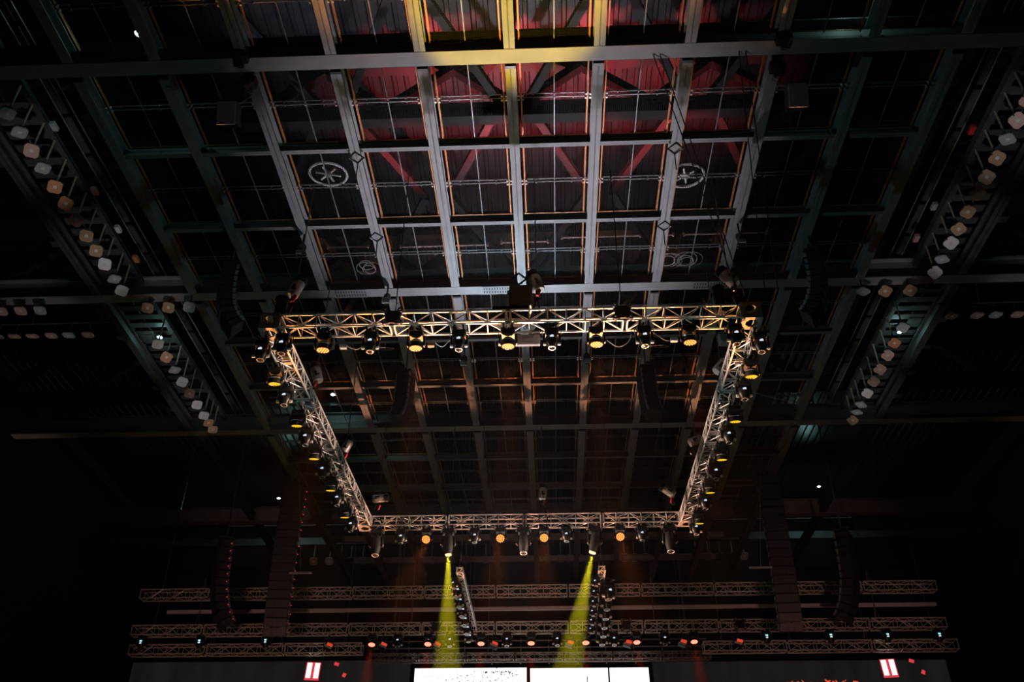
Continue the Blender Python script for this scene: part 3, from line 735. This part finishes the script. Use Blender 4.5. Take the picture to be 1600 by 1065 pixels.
# junction boxes and boards on the trusses
def small_box(name, loc, d, m, label, cat, group=None, rot=None, extra=None):
    r = empty(name, loc, rot); tag(r, label, cat, group)
    link('case', MB().chamfer_box((0, 0, 0), d, min(d) * 0.12).mesh('case', m), r)
    if extra: extra(r)
    return r
def slots(r):
    link('strap', MB().tube((0.15, 0.0, 0.2), (0.15, -0.22, 0.10), 0.012, 5).tube((-0.15, 0.0, 0.2), (-0.15, -0.22, 0.10), 0.012, 5).mesh('strap', 'cable'), r)
    for z in (0.10, -0.12): link('slot', MB().box((0.02, -0.0, z), (0.26, 0.0, 0.0)).box((0.02, -0.032, z), (0.26, 0.01, 0.014)).mesh('slot', 'dark_steel'), r)
small_box('power_board', (-0.42, YF + 0.42, ZF - 0.05), (0.62, 0.06, 0.50), 'grey_box', 'pale grey power board behind the middle of the near truss', 'power box', None, (-0.5, 0, 0), slots)
for i, (x, m) in enumerate(((-4.62, 'white_plastic'), (-2.6, 'flood_brown'), (2.92, 'white_plastic'), (-0.98, 'white_plastic'))):
    small_box('cable_plug_box', (x, YF + 0.05, ZF - 0.38), (0.16, 0.10, 0.09), m, ['white plug box beside the first orange lamp of the near truss', 'tan plug box beside the second orange lamp of the near truss', 'white plug box beside the fifth orange lamp of the near truss', 'white plug box beside the middle orange lamp of the near truss'][i], 'plug box', 'plug boxes on the near truss')
for side, x, ys in (('left', XL, (18.1, 20.3, 22.5, 24.7, 26.8)), ('right', XR, (18.6, 20.9, 23.1, 25.3, 27.5))):
    for i, y in enumerate(ys):
        z = Z_AT(y)
        r = small_box('truss_dimmer', (x + 0.05, y, z + 0.10), (0.20, 0.16, 0.14), 'grey_box', f'pale junction box inside the {side} truss, {ORD[i]} from the near corner', 'junction box', f'junction boxes inside the {side} truss')
        link('canister', MB().lathe([(0.0, 0.10), (0.09, 0.10), (0.095, -0.06), (0.07, -0.09), (0.0, -0.09)], 12, None, False).mesh('canister', 'black_plastic', True), r, T(0.0, -0.22, 0.06))
# cables drooping from the trusses and grid
def droop(name, pts, r, m, label, cat='cable', group=None):
    out = []
    P = [Vector(p) for p in pts]
    for i in range(len(P) - 1):
        a, b = P[max(i - 1, 0)], P[i]; c_, d_ = P[i + 1], P[min(i + 2, len(P) - 1)]
        for k in range(6):
            t = k / 6
            out.append(0.5 * ((2 * b) + (-a + c_) * t + (2 * a - 5 * b + 4 * c_ - d_) * t * t + (-a + 3 * b - 3 * c_ + d_) * t ** 3))
    out.append(P[-1])
    return tag(link(name, MB().path(out, r, 5).mesh(name, m)), label, cat, group)
droop('truss_cable', [(-4.55, YF, ZF - 0.38), (-4.3, YF + .1, ZF - 0.42), (-4.1, YF + .1, ZF - 0.2), (-3.9, YF + 0.1, ZF - 0.02)], 0.010, 'pale_cable', 'pale cable looping between the first two orange lamps of the near truss')
droop('truss_cable', [(-2.5, YF, ZF - 0.36), (-2.35, YF + .1, ZF - 0.40), (-2.2, YF + .1, ZF - 0.25), (-2.0, YF + 0.1, ZF - 0.02)], 0.010, 'pale_cable', 'pale cable beside the second orange lamp of the near truss')
droop('truss_cable', [(2.95, YF, ZF - 0.38), (2.75, YF + .1, ZF - 0.36), (2.5, YF + .1, ZF - 0.15), (2.3, YF + 0.1, ZF - 0.02)], 0.010, 'pale_cable', 'pale cable beside the fifth orange lamp of the near truss')
droop('truss_cable', [(1.4, YF, ZF - 0.38), (1.65, YF + .1, ZF - 0.5), (1.9, YF + .1, ZF - 0.36), (2.0, YF + 0.1, ZF - 0.05)], 0.010, 'pale_cable', 'pale cable beside the fourth orange lamp of the near truss')
droop('steel_cable', [(-8.4, 23.1, 14.2), (-7.6, 21.6, 13.2), (-6.7, 20.5, 11.9)], 0.010, 'pale_cable', 'thin stay running outward from the left truss')
droop('steel_cable', [(7.3, 22.8, 13.5), (6.2, 21.2, 12.7), (5.1, 19.5, 11.9)], 0.010, 'pale_cable', 'thin stay running outward from the right truss')
droop('steel_cable', [(-3.4, 28.9, 17.0), (-3.4, 28.95, 15), (-3.4, 28.97, 12.8)], 0.012, 'cable', 'thin steel rope rising from the far truss, left of centre')
droop('steel_cable', [(-2.3, 28.9, 17.0), (-2.3, 28.95, 15), (-2.3, 28.97, 12.8)], 0.010, 'cable', 'second thin steel rope rising from the far truss, left of centre')
droop('steel_cable', [(1.75, 28.9, 17.0), (1.75, 28.95, 15), (1.75, 28.97, 12.8)], 0.010, 'cable', 'thin steel rope rising from the far truss, right of centre')
droop('steel_cable', [(2.1, 28.9, 17.0), (2.1, 28.95, 15), (2.1, 28.97, 12.8)], 0.010, 'cable', 'second thin steel rope rising from the far truss, right of centre')
for i, (xa, ya, xb, yb) in enumerate(((2.55, 12.9, 4.6, 17.0), (2.7, 12.9, 4.75, 17.0), (4.45, 12.9, 5.2, 16.9), (4.6, 12.9, 5.5, 16.9))):
    droop('black_cable', [(xa, ya, 16.7), ((xa + xb) / 2, (ya + yb) / 2, 14.9), (xb, yb, 13.0)], 0.014, 'black_cloth', f'black cable falling to the near right truss corner, {ORD[i]} of four from the left', 'cable', 'black cables at the near right corner')
droop('black_cable', [(-3.46, YF - 0.1, 16.9), (-3.46, YF - 0.1, 14.6), (-3.46, YF - 0.1, 12.45)], 0.012, 'black_cloth', 'black cable dropping straight onto the left roller block of the near truss')
droop('black_cable', [(1.78, YF - 0.1, 16.9), (1.78, YF - 0.1, 14.6), (1.78, YF - 0.1, 12.45)], 0.012, 'black_cloth', 'black cable dropping straight onto the right roller block of the near truss')

# ================================================================== LINE ARRAYS
def line_array(loc, yaw, n, wd, ht, dp, angles, label, group, dots=False, hang=17.0, bright=False):
    r = empty('line_array', loc, (0, 0, yaw)); tag(r, label, 'speaker array', group)
    b = ht / 2; t = 0.82
    cab = MB()
    # cabinet: wedge, tall at the front (-Y), short at the back
    vs = []
    for y, hh in ((-dp / 2, b), (dp / 2, b * t)):
        for x, z in ((-wd / 2, -hh), (wd / 2, -hh), (wd / 2, hh), (-wd / 2, hh)):
            vs.append((x * (1 if y < 0 else 0.86), y, z))
    cab.add(vs, [(0, 1, 2, 3), (7, 6, 5, 4), (0, 4, 5, 1), (1, 5, 6, 2), (2, 6, 7, 3), (3, 7, 4, 0)])
    cab = cab.mesh('cabinet', 'speaker_black')
    gr = MB()
    for x in (-wd * 0.30, wd * 0.30): gr.box((x, 0, 0), (wd * 0.34, 0.02, ht * 0.84))
    gr.box((0, 0.005, 0), (wd * 0.22, 0.02, ht * 0.84))
    gr = gr.mesh('grille', 'speaker_grille')
    rig = MB()
    for s in (-1, 1): rig.box((s * wd * 0.44, dp / 2 - 0.03, 0), (0.035, 0.07, ht * 0.75)).box((s * wd * 0.44, dp / 2 + 0.01, ht * 0.25), (0.03, 0.03, 0.05))
    rig = rig.mesh('rigging_plate', 'rig_steel' if bright else 'galvanised')
    led = MB().box((0, 0, 0), (0.03, 0.03, 0.03)).mesh('status_light', 'tiny_red_led')
    srig = MB().box((0, 0, ht * 0.15), (0.05, 0.16, ht * 0.45)).mesh('side_rigging', 'rig_steel')
    z = 0.0; y = 0.0; a = 0.0
    bp = link('bumper_frame', MB().box((0, 0, 0.08), (wd * 0.95, dp * 0.9, 0.05)).box((0, 0, 0.16), (0.08, dp * 1.1, 0.12)).mesh('bumper_frame', 'dark_steel'), r)
    link('hanging_chain', MB().tube((0, 0, 0.15), (0, 0, hang - loc[2]), 0.03, 6).mesh('hanging_chain', 'chain'), r)
    for i in range(n):
        a += angles[i] if i < len(angles) else angles[-1]
        # pivot about the rear top edge
        M = T(0, y, z) @ RX(a)
        c_ = link('cabinet', cab, r, M @ T(0, 0, -b))
        link('grille', gr, c_, T(0, -dp / 2 - 0.004, 0)); link('rigging_plate', rig, c_)
        if dots and n > 12: link('side_rigging', srig, c_, T((wd * 0.455 if loc[0] < 0 else -wd * 0.455), 0.02, 0))
        if dots: link('status_light', led, c_, T(wd * 0.52, dp * 0.3, 0))
        e = M @ Vector((0, 0, -ht - 0.012)); y, z = e.y, e.z
    return r
J = lambda n, a0, a1: [math.radians(a0 + (a1 - a0) * (i / (n - 1)) ** 2) for i in range(n)]
line_array((-10.40, 33.4, 16.2), 0.06, 18, 0.86, 0.325, 0.55, J(18, 0.0, 2.6), 'tall main speaker array hanging left of the stage', 'main speaker arrays', True, 22)
line_array((8.85, 33.4, 16.2), -0.06, 18, 0.86, 0.325, 0.55, J(18, 0.0, 2.6), 'tall main speaker array hanging right of the stage', 'main speaker arrays', True, 22)
line_array((-12.95, 33.6, 13.9), -0.95, 11, 0.70, 0.30, 0.5, J(11, 0.5, 9), 'shorter curved speaker array outside the left main array', 'outer speaker arrays', True, 22.25)
line_array((11.45, 33.6, 13.9), 0.95, 11, 0.70, 0.30, 0.5, J(11, 0.5, 9), 'shorter curved speaker array outside the right main array', 'outer speaker arrays', True, 22.25)
line_array((-8.75, 19.1, 16.0), -1.15, 10, 0.62, 0.20, 0.42, J(10, 0.5, 13), 'black J-shaped speaker array hanging at the left edge of the wire grid', 'speaker arrays at the edges of the wire grid', False, 17.3, True)
line_array((7.40, 19.2, 16.0), 1.15, 10, 0.62, 0.20, 0.42, J(10, 0.5, 13), 'black J-shaped speaker array hanging at the right edge of the wire grid', 'speaker arrays at the edges of the wire grid', False, 17.3, True)
line_array((-4.50, 24.2, 15.6), 2.85, 9, 0.52, 0.20, 0.40, J(9, 0.5, 9), 'small speaker array under the grid behind the second orange lamp', 'small speaker arrays inside the square', False, 17.3)
line_array((3.20, 24.2, 15.6), -2.85, 9, 0.52, 0.20, 0.40, J(9, 0.5, 9), 'small speaker array under the grid behind the fifth dark head', 'small speaker arrays inside the square', False, 17.3)
for x, l in ((-9.45, 'left'), (7.85, 'right')):
    small_box('grey_board', (x, 32.6, 12.2), (0.75, 0.5, 0.08), 'grey_box', f'flat grey board beside the {l} main speaker array', 'board', 'grey boards beside the main arrays', (0.35, 0, 0), lambda r: link('hanging_wire', MB().tube((0, 0, 0.02), (0.5 if l == 'right' else -0.5, 0.9, 4.2), 0.012, 5).mesh('hanging_wire', 'cable'), r))

# ================================================================== CATWALKS AND FLOODS
def catwalk(sx, label):
    r = empty('catwalk', (AX + sx * 12.35, 0, 17.35)); tag(r, label, 'catwalk', 'catwalks along the hall')
    y0, y1 = 9.5, 31.0; L = y1 - y0; yc = (y0 + y1) / 2
    for x, w_, h_ in ((-0.58, 0.10, 0.22), (0.72, 0.08, 0.20), (1.05, 0.06, 0.10)):
        link('edge_channel', MB().box((0, 0, 0), (w_, L, h_)).box((w_ * 0.5, 0, -h_ / 2), (w_ * 1.2, L, 0.012)).mesh('edge_channel', 'dark_steel'), r, T(sx * x, yc, 0))
    for x, z in ((-0.9, 0.25), (-1.1, 0.5), (0.80, 0.9)):
        link('handrail', MB().tube((0, -L / 2, 0), (0, L / 2, 0), 0.022, 6).mesh('handrail', 'galvanised'), r, T(sx * x, yc, z))
    rung = MB().box((0, 0, 0), (1.26, 0.26, 0.04)).mesh('walkway_plank', 'dark_steel')
    for i in range(int(L / 0.46)):
        link('walkway_plank', rung, r, T(sx * 0.07, y0 + 0.25 + i * 0.46, 0.03))
    for i in range(int(L / 1.6)):
        link('rail_post', MB().tube((0, 0, 0), (0, 0, 1.0), 0.02, 6).mesh('rail_post', 'galvanised') if i == 0 else r.children[-1].data, r, T(sx * 0.80, y0 + 0.3 + i * 1.6, 0))
    for i in range(int(L / 1.35)):      # cable tray boxes
        link('cable_tray', MB().box((0, 0, 0), (0.16, 1.2, 0.05)).mesh('cable_tray', 'dark_steel'), r, T(-sx * 0.98, y0 + 0.7 + i * 1.35, 0.33))
    return r
catwalk(-1, 'left-hand catwalk of dark planks with a row of square flood lamps')
catwalk(1, 'right-hand catwalk of dark planks with a row of square flood lamps')
_fsh = MB()
def rsq(a, c_): return [(-a + c_, -a), (a - c_, -a), (a, -a + c_), (a, a - c_), (a - c_, a), (-a + c_, a), (-a, a - c_), (-a, -a + c_)]
_fbody = MB().prism(rsq(0.14, 0.05), 0.02, 0.09).prism(rsq(0.09, 0.03), 0.09, 0.15).mesh('housing', 'black_plastic')
_frim = MB().frame_plate(rsq(0.168, 0.06), rsq(0.145, 0.05), -0.012, 0.03)
_fcell = MB().prism(rsq(0.042, 0.008), -0.006, 0.004).mesh('lamp_cell', 'flood_cell')
_flens = {c_: MB().prism(rsq(0.150, 0.052), -0.004, 0.02).mesh('lens_panel', 'flood_' + c_) for c_ in ('white', 'orange', 'brown', 'pink', 'grey')}
_frims = {c_: _frim.mesh('rim', 'flood_' + c_) for c_ in ('white', 'orange', 'brown', 'pink', 'grey')}
_fyoke = MB().box((0, 0, 0.17), (0.05, 0.05, 0.06)).box((0, 0, 0.14), (0.30, 0.03, 0.015)).box((-0.15, 0, 0.09), (0.015, 0.03, 0.1)).box((0.15, 0, 0.09), (0.015, 0.03, 0.1)).mesh('yoke', 'dark_steel')
_fpipe = MB().lathe([(0.026, 0.0), (0.026, 0.84)], 8).box((0, 0, 0.82), (0.07, 0.07, 0.05)).mesh('drop_pipe', 'drop_pipe')
_fstem = MB().tube((0, 0, 0.19), (0, 0, 0.46), 0.02, 6).mesh('stem', 'dark_steel')
def flood(loc, c_, label, group, tx=0.0, ty=0.0, rz=0.6, pipe=True, k=1.0):
    r = empty('flood_lamp', loc); tag(r, label, 'flood lamp', group); r.scale = (k, k, k)
    M = RX(tx) @ RY(ty) @ RZ(rz)
    l = link('lens_panel', _flens[c_], r, M); link('rim', _frims[c_], l); link('lamp_cell', _fcell, l, T(0, 0, -0.006))
    link('housing', _fbody, r, M); link('yoke', _fyoke, r, RZ(rz))
    if pipe: link('drop_pipe', _fpipe, r, T(0, 0, 0.19))
    else: link('stem', _fstem, r)
    return r
ZL = 16.25
CW = {'white': 'pale white', 'orange': 'orange', 'brown': 'brown', 'pink': 'pinkish', 'grey': 'grey'}
sk = 16.25 / 15.0
LY = [12.571, 13.105, 13.648, 14.19, 14.789, 15.355, 15.924, 16.515, 17.092, 17.624, 18.251, 18.741]
LC = ['grey', 'grey', 'pink', 'grey', 'orange', 'orange', 'pink', 'brown', 'brown', 'white', 'grey', 'white']
RYs = [13.07, 13.613, 14.154, 14.714, 15.311, 15.849, 16.476, 17.092, 17.614, 18.26, 18.786]
RC = ['pink', 'pink', 'grey', 'brown', 'brown', 'pink', 'brown', 'brown', 'white', 'grey', 'white']
L2 = [21.293, 22.004, 22.718, 23.391, 24.068, 24.786, 25.486, 25.967, 26.426]
C2 = ['white', 'orange', 'grey', 'white', 'pink', 'white', 'white', 'brown', 'pink']
R2 = [21.268, 22.047, 22.701, 23.476, 24.164, 24.856, 25.577, 26.062, 26.587]
D2 = ['white', 'orange', 'pink', 'pink', 'pink', 'white', 'grey', 'grey', 'brown']
random.seed(11)
def row(x, ys, cs, where, group):
    for i, (y, c_) in enumerate(zip(ys, cs)):
        flat = c_ in ('grey',)
        flood((x, y * sk, ZL), c_, f'{CW[c_]} flood lamp, {ORD[i]} from near end of the {where}', group,
              tx=random.uniform(-0.65, -0.35) if not flat else random.uniform(0.0, 0.12), ty=(-0.3 if x < 0 else 0.3) + random.uniform(-0.12, 0.12), rz=random.uniform(0.3, 0.75) if not flat else 0.78)
row(-12.40, LY, LC, 'near row along the left catwalk', 'near flood row on the left catwalk')
row(11.15, RYs, RC, 'near row along the right catwalk', 'near flood row on the right catwalk')
row(-12.35, L2, C2, 'far row along the left catwalk', 'far flood row on the left catwalk')
row(11.08, R2, D2, 'far row along the right catwalk', 'far flood row on the right catwalk')
for i, (x, c_) in enumerate(((-11.98, 'brown'), (-11.34, 'brown'), (-10.70, 'grey'))):
    flood((x, 21.2, 16.27), c_, f'{CW[c_]} flood lamp under the second cross beam left of the grid, {ORD[i]} from left', 'floods under the cross beam at the left', -0.5, -0.2, 0.35, False)
for i, (x, c_) in enumerate(((9.37, 'grey'), (10.01, 'brown'), (10.73, 'brown'))):
    flood((x, 21.2, 16.27), c_, f'{CW[c_]} flood lamp under the second cross beam right of the grid, {ORD[i]} from left', 'floods under the cross beam at the right', -0.5 if c_ != 'grey' else 0.0, 0.2, 0.45, False)
for i, (x, c_) in enumerate(((-16.5, 'pink'), (-15.9, 'pink'), (-15.3, 'grey'))):
    flood((x, 21.2, 16.27), c_, f'{CW[c_]} flood lamp under the cross beam at the left picture edge, {ORD[i]} from left', 'floods under the cross beam at the far left', -0.2, 0, 0.1, False)
for i, x in enumerate((-17.3, -16.75, -16.17, -15.56, -15.0, -14.38)):
    c_ = ['grey', 'pink', 'pink', 'pink', 'grey', 'pink'][i]
    flood((x, 22.5, 16.25), c_, f'{CW[c_]} flood lamp in lower row at the left picture edge, {ORD[i]} from left', 'lower floods at the left picture edge', 0.15 if i > 2 else 0.3, 0, 0.1, False)
for i, x in enumerate((12.39, 13.14, 13.70, 14.35)):
    c_ = ['brown', 'pink', 'grey', 'pink'][i]
    flood((x, 22.5, 16.25), c_, f'{CW[c_]} flood lamp in the row at the right picture edge, {ORD[i]} from the left', 'floods at the right picture edge', 0.1, 0, 0.2, False)
for l, xa, xb in (('left', -19.0, -13.6), ('right', 12.1, 19.0)):
    r = empty('lamp_bar', ((xa + xb) / 2, 22.5, 16.73)); tag(r, f'dark pipe carrying the flood row at the {l} picture edge', 'pipe', 'lamp bars at the picture edges')
    link('pipe', MB().tube((-(xb - xa) / 2, 0, 0), ((xb - xa) / 2, 0, 0), 0.03, 6).mesh('pipe', 'dark_steel'), r)
    for x in (-2.2, 0, 2.2): link('hanger', MB().tube((x, 0, 0), (x, -0.2, 0.7), 0.02, 5).mesh('hanger', 'dark_steel'), r)
bf = [(490, 'brown'), (515, 'grey'), (533, 'brown'), (549, 'brown'), (568, 'grey'), (588, 'brown'), (660, 'grey'), (677, 'grey'), (731, 'grey'), (762, 'grey'), (780, 'grey'), (859, 'pink'), (879, 'grey'), (894, 'grey'), (909, 'grey'),
      (964, 'grey'), (978, 'pink'), (993, 'white'), (1010, 'grey'), (1089, 'brown'), (1108, 'grey'), (1126, 'brown'), (1145, 'brown'), (1163, 'grey')]
for i, (px, c_) in enumerate(bf):
    x = -12.722 + (px - 490) / 673 * 23.04
    flood((x, 46, 17.85), c_, f'dim flood lamp in the far row behind the square truss, {ORD[i]} from left', 'far row of dim floods', -0.7, 0, 0.0, True, 1.25)
gal = empty('gallery_rail', (AX, 46.0, 18.95)); tag(gal, 'dark far gallery beam carrying the far row of dim floods', 'gallery')
link('beam', MB().box((0, 0, 0), (51, 0.3, 0.4)).mesh('beam', 'dark_steel'), gal)
link('rail', MB().tube((-17, 0, 1.0), (17, 0, 1.0), 0.03, 6).mesh('rail', 'galvanised'), gal)

# ================================================================== THINGS ON AND ABOVE THE GRID
def wheel(loc, label, R=0.50):
    r = empty('cable_drum', loc, (0.15, 0.0, 0)); tag(r, label, 'cable drum', 'round drums lying on the wire grid')
    link('rim', MB().ring(R, 0.034, 28, 6).mesh('rim', 'white_plastic', True), r)
    for i in range(6):
        a = i * math.pi / 3 + 0.3
        link('spoke', MB().box((R * 0.42, 0, 0), (R * 0.5, 0.045, 0.03)).mesh('spoke', 'white_plastic') if i == 0 else [c_ for c_ in r.children if c_.name.startswith('spoke')][0].data, r, RZ(a))
    link('hub', MB().lathe([(0.10, -0.04), (0.10, 0.04)], 14).mesh('hub', 'grey_box'), r)
wheel((-5.70, 16.95, 17.38), 'spoked round drum seen through the wire grid left of centre')
wheel((3.84, 17.38, 17.38), 'spoked round drum seen through the wire grid right of centre')
def coil(loc, label, n=4):
    mb = MB(); random.seed(int(abs(loc[0]) * 100))
    for i in range(n):
        mb.ring(random.uniform(0.18, 0.36), 0.013, 22, 5, T(loc[0] + random.uniform(-.12, .12), loc[1] + random.uniform(-.08, .08), loc[2] + 0.02 * i))
    tag(link('cable_coil', mb.mesh('cable_coil', 'pale_cable')), label, 'cable coil', 'cable coils lying on the wire grid')
coil((-5.22, 20.7, 17.2), 'pale coil of cable lying on the wire grid left of the middle hoist')
coil((3.75, 20.7, 17.2), 'pale coil of cable lying on the wire grid over the right lamps', 3)
coil((4.3, 20.75, 17.2), 'second pale coil of cable, nearest the right cross beam plate', 4)
for i, (xa, xb, y) in enumerate(((-6.3, -5.1, 19.77), (-4.15, -1.6, 19.82), (-1.2, 0.15, 19.75), (0.55, 2.8, 19.6), (3.3, 3.75, 19.6), (4.05, 6.4, 19.6))):
    mb = MB().tube((xa, y, 17.25), (xb, y, 17.25), 0.024, 6).tube((xa, y, 17.2), (xa, y, 17.32), 0.03, 6).tube((xb, y, 17.2), (xb, y, 17.32), 0.03, 6)
    tag(link('grid_pipe', mb.mesh('grid_pipe', 'flood_pink')), f'loose pipe lying on the wire grid, {ORD[i]} of six from the left', 'pipe', 'loose pipes on the wire grid')
for i, (x, y, l) in enumerate(((-7.0, 23.5, 'left'), (5.75, 23.75, 'right'))):
    small_box('ceiling_speaker', (x, y, 16.45), (0.42, 0.34, 0.40), 'grey_box', f'small grey box under a beam behind the {l} end lamps of the near truss', 'speaker', 'grey boxes under the beams', None,
              lambda r: link('bracket', MB().box((0.1, 0, 0.24), (0.06, 0.06, 0.12)).mesh('bracket', 'dark_steel'), r))
for i, (x, y, l) in enumerate(((-5.1, 23.1, 'left'), (3.5, 23.3, 'right'))):
    r = empty('cable_loop', (x, y, 15.9)); tag(r, f'loop of cable with a red and white tail hanging inside the square, {l}', 'cable', 'cable loops inside the square')
    link('loop', MB().ring(0.36, 0.010, 24, 5, RX(0.5)).tube((0, 0.31, 0.17), (0, 0.31, 1.0), 0.010, 5).mesh('loop', 'flood_brown'), r)
    link('white_tail', MB().ring(0.40, 0.018, 12, 5, RX(0.5), math.pi * 1.15, math.pi * 1.62).mesh('white_tail', 'white_plastic'), r)
    link('red_tail', MB().ring(0.40, 0.020, 6, 5, RX(0.5), math.pi * 1.35, math.pi * 1.5).mesh('red_tail', 'red_plastic'), r)
def hung_box(loc, label, sx):
    r = empty('hanging_speaker', loc); tag(r, label, 'speaker', 'small boxes hung under the grid')
    link('front', MB().box((0, -0.21, -0.05), (0.42, 0.03, 0.55)).mesh('front', 'grey_box'), r, RX(0.45))
    link('case', MB().box((0, 0, 0), (0.40, 0.38, 0.52), None, 1.0).mesh('case', 'black_plastic'), r, RX(0.45))
    link('wire', MB().tube((0, 0.05, 0.25), (sx * 0.42, 0.1, 0.80), 0.012, 5).mesh('wire', 'cable'), r)
hung_box((-7.10, 13.6, 15.95), 'small grey-fronted box hanging under the grid at the upper left', 1)
hung_box((5.72, 13.6, 15.95), 'small grey-fronted box hanging under the grid at the upper right', -1)
# square shackles round the second beams
for i, (x, y) in enumerate(((X0 - BX, 15.75), (X0 + 3 * BX, 15.75), (X0 - BX, 18.75), (X0 + 3 * BX, 18.6))):
    mb = MB().ring(0.19, 0.022, 4, 5, T(x, y, H - 0.02)).tube((x, y + 0.17, H - 0.03), (x, y + 0.25, H - 0.5), 0.015, 5)
    tag(link('beam_sling', mb.mesh('beam_sling', 'black_plastic')), ['black square sling round a beam left of centre, nearer the viewer', 'black square sling round a beam right of centre, nearer the viewer', 'black square sling round a beam left of centre, farther away', 'black square sling round a beam right of centre, farther away'][i], 'sling', 'black slings round the beams')
for i, (x, y) in enumerate(((X0 - 2 * BX, Y1 - 0.3), (X0 - 2 * BX, Y1 + 0.4), (X0 + 4 * BX, Y1 - 0.3), (X0 + 4 * BX, Y1 + 0.45))):
    mb = MB().box((x, y, H - 0.12), (0.34, 0.2, 0.2)).box((x, y, H - 0.26), (0.14, 0.26, 0.12)).ring(0.1, 0.02, 8, 5, T(x, y, H - 0.38) @ RX(1.2))
    tag(link('beam_clamp', mb.mesh('beam_clamp', 'black_plastic')), ['black beam clamp just before the first cross beam at the left', 'black beam clamp just behind the first cross beam at the left', 'black beam clamp just before the first cross beam at the right', 'black beam clamp just behind the first cross beam at the right'][i], 'beam clamp', 'black clamps at the first cross beam')
# small spotlights clipped under the beams
for i, (x, y, l) in enumerate(((-4.65, 20.9, 'right of the near left hoist'), (-6.65, 18.6, 'beside the left J-shaped array'), (5.35, 18.6, 'beside the right J-shaped array'), (-2.65, 24.3, 'above the left small array'), (1.35, 24.3, 'above the right small array'))):
    r = empty('grid_spotlight', (x, y, 16.2)); tag(r, f'small black spotlight clipped under a beam {l}', 'spotlight', 'small spotlights under the beams')
    link('barrel', MB().lathe([(0.0, 0.2), (0.09, 0.19), (0.11, 0.1), (0.11, -0.2), (0.12, -0.22), (0.0, -0.18)], 12, None, False).mesh('barrel', 'black_plastic', True), r, RX(-0.5))
    link('stem', MB().tube((0, 0, 0.1), (0, 0, 0.52), 0.025, 6).mesh('stem', 'dark_steel'), r)
    link('shutter', MB().box((0, -0.14, -0.2), (0.2, 0.02, 0.16)).mesh('shutter', 'grey_box'), r)
# work lamps
def work_lamp(loc, label, power=35, col=(0.5, 1.0, 0.95)):
    r = empty('work_lamp', loc); tag(r, label, 'work lamp', 'small bluish work lamps')
    link('bulb', MB().lathe([(0.0, -0.06), (0.042, -0.03), (0.042, 0.03), (0.0, 0.04)], 10, None, False).mesh('bulb', 'work_lamp_glass', True), r)
    link('shade', MB().lathe([(0.10, -0.05), (0.05, 0.06), (0.03, 0.12)], 10, None, False).mesh('shade', 'galvanised', True), r, T(0, 0, 0.03))
    o = point('work_lamp_light', (0, 0, -0.1), col, power); o.parent = r
work_lamp((-9.35, 12.75, 17.9), 'bright work lamp above the grid at the upper left', 22)
work_lamp((7.0, 12.3, 17.9), 'bright work lamp above the grid at the upper right', 8)
work_lamp((-12.85, 24.0, 17.2), 'bright work lamp among the left catwalk floods', 9)
work_lamp((11.7, 24.6, 17.2), 'bright work lamp among the right catwalk floods', 9)
work_lamp((-14.2, 43.0, 20.2), 'small work lamp in the dark beside the left main array', 60)
work_lamp((14.0, 43.0, 20.4), 'small work lamp in the dark beside the right main array', 60)
work_lamp((-6.3, 31.5, 18.4), 'small work lamp near the far left truss corner', 12)
work_lamp((-8.0, 28.5, 17.6), 'small work lamp inside the left side of the square', 12)
# small red and pale boxes along the catwalk trays
for i, (x, y, m) in enumerate(((-11.95, 14.6, 'flood_grey'), (-11.9, 16.85, 'flood_pink'), (-11.88, 18.35, 'flood_white'), (-11.88, 19.65, 'flood_orange'), (11.0 - 0.4, 15.6, 'red_plastic'), (10.6, 18.3, 'flood_grey'), (10.55, 19.6, 'flood_pink'))):
    small_box('tray_socket', (x, y, 16.9), (0.14, 0.26, 0.12), m, f'{["grey", "pinkish", "white", "orange", "red", "grey", "pink"][i]} socket box on the {"left" if i < 4 else "right"} catwalk tray, {ORD[i if i < 4 else i - 4]} from near end', 'socket box', 'socket boxes on the catwalk trays')

# ================================================================== HAZE
def haze(name, lo, hi, dens, label):
    c_ = [(a + b) / 2 for a, b in zip(lo, hi)]; d = [b - a for a, b in zip(lo, hi)]
    m = bpy.data.materials.new(name); m.use_nodes = True; nt = m.node_tree; nt.nodes.remove(nt.nodes['Principled BSDF'])
    v = nt.nodes.new('ShaderNodeVolumeScatter'); v.inputs['Density'].default_value = dens; v.inputs['Anisotropy'].default_value = 0.2
    nt.links.new(v.outputs[0], nt.nodes['Material Output'].inputs['Volume']); MATS[name] = m
    tag(link(name, MB().box(c_, d).mesh(name, name)), label, 'haze', None, 'stuff')
haze('haze', (-9.3, 15.6, 7.4), (8.0, 37.4, 12.9), 0.0006, 'thin stage haze catching the light beams')

for o in list(scene.objects):
    if o.parent is None: o.location.z += EYE
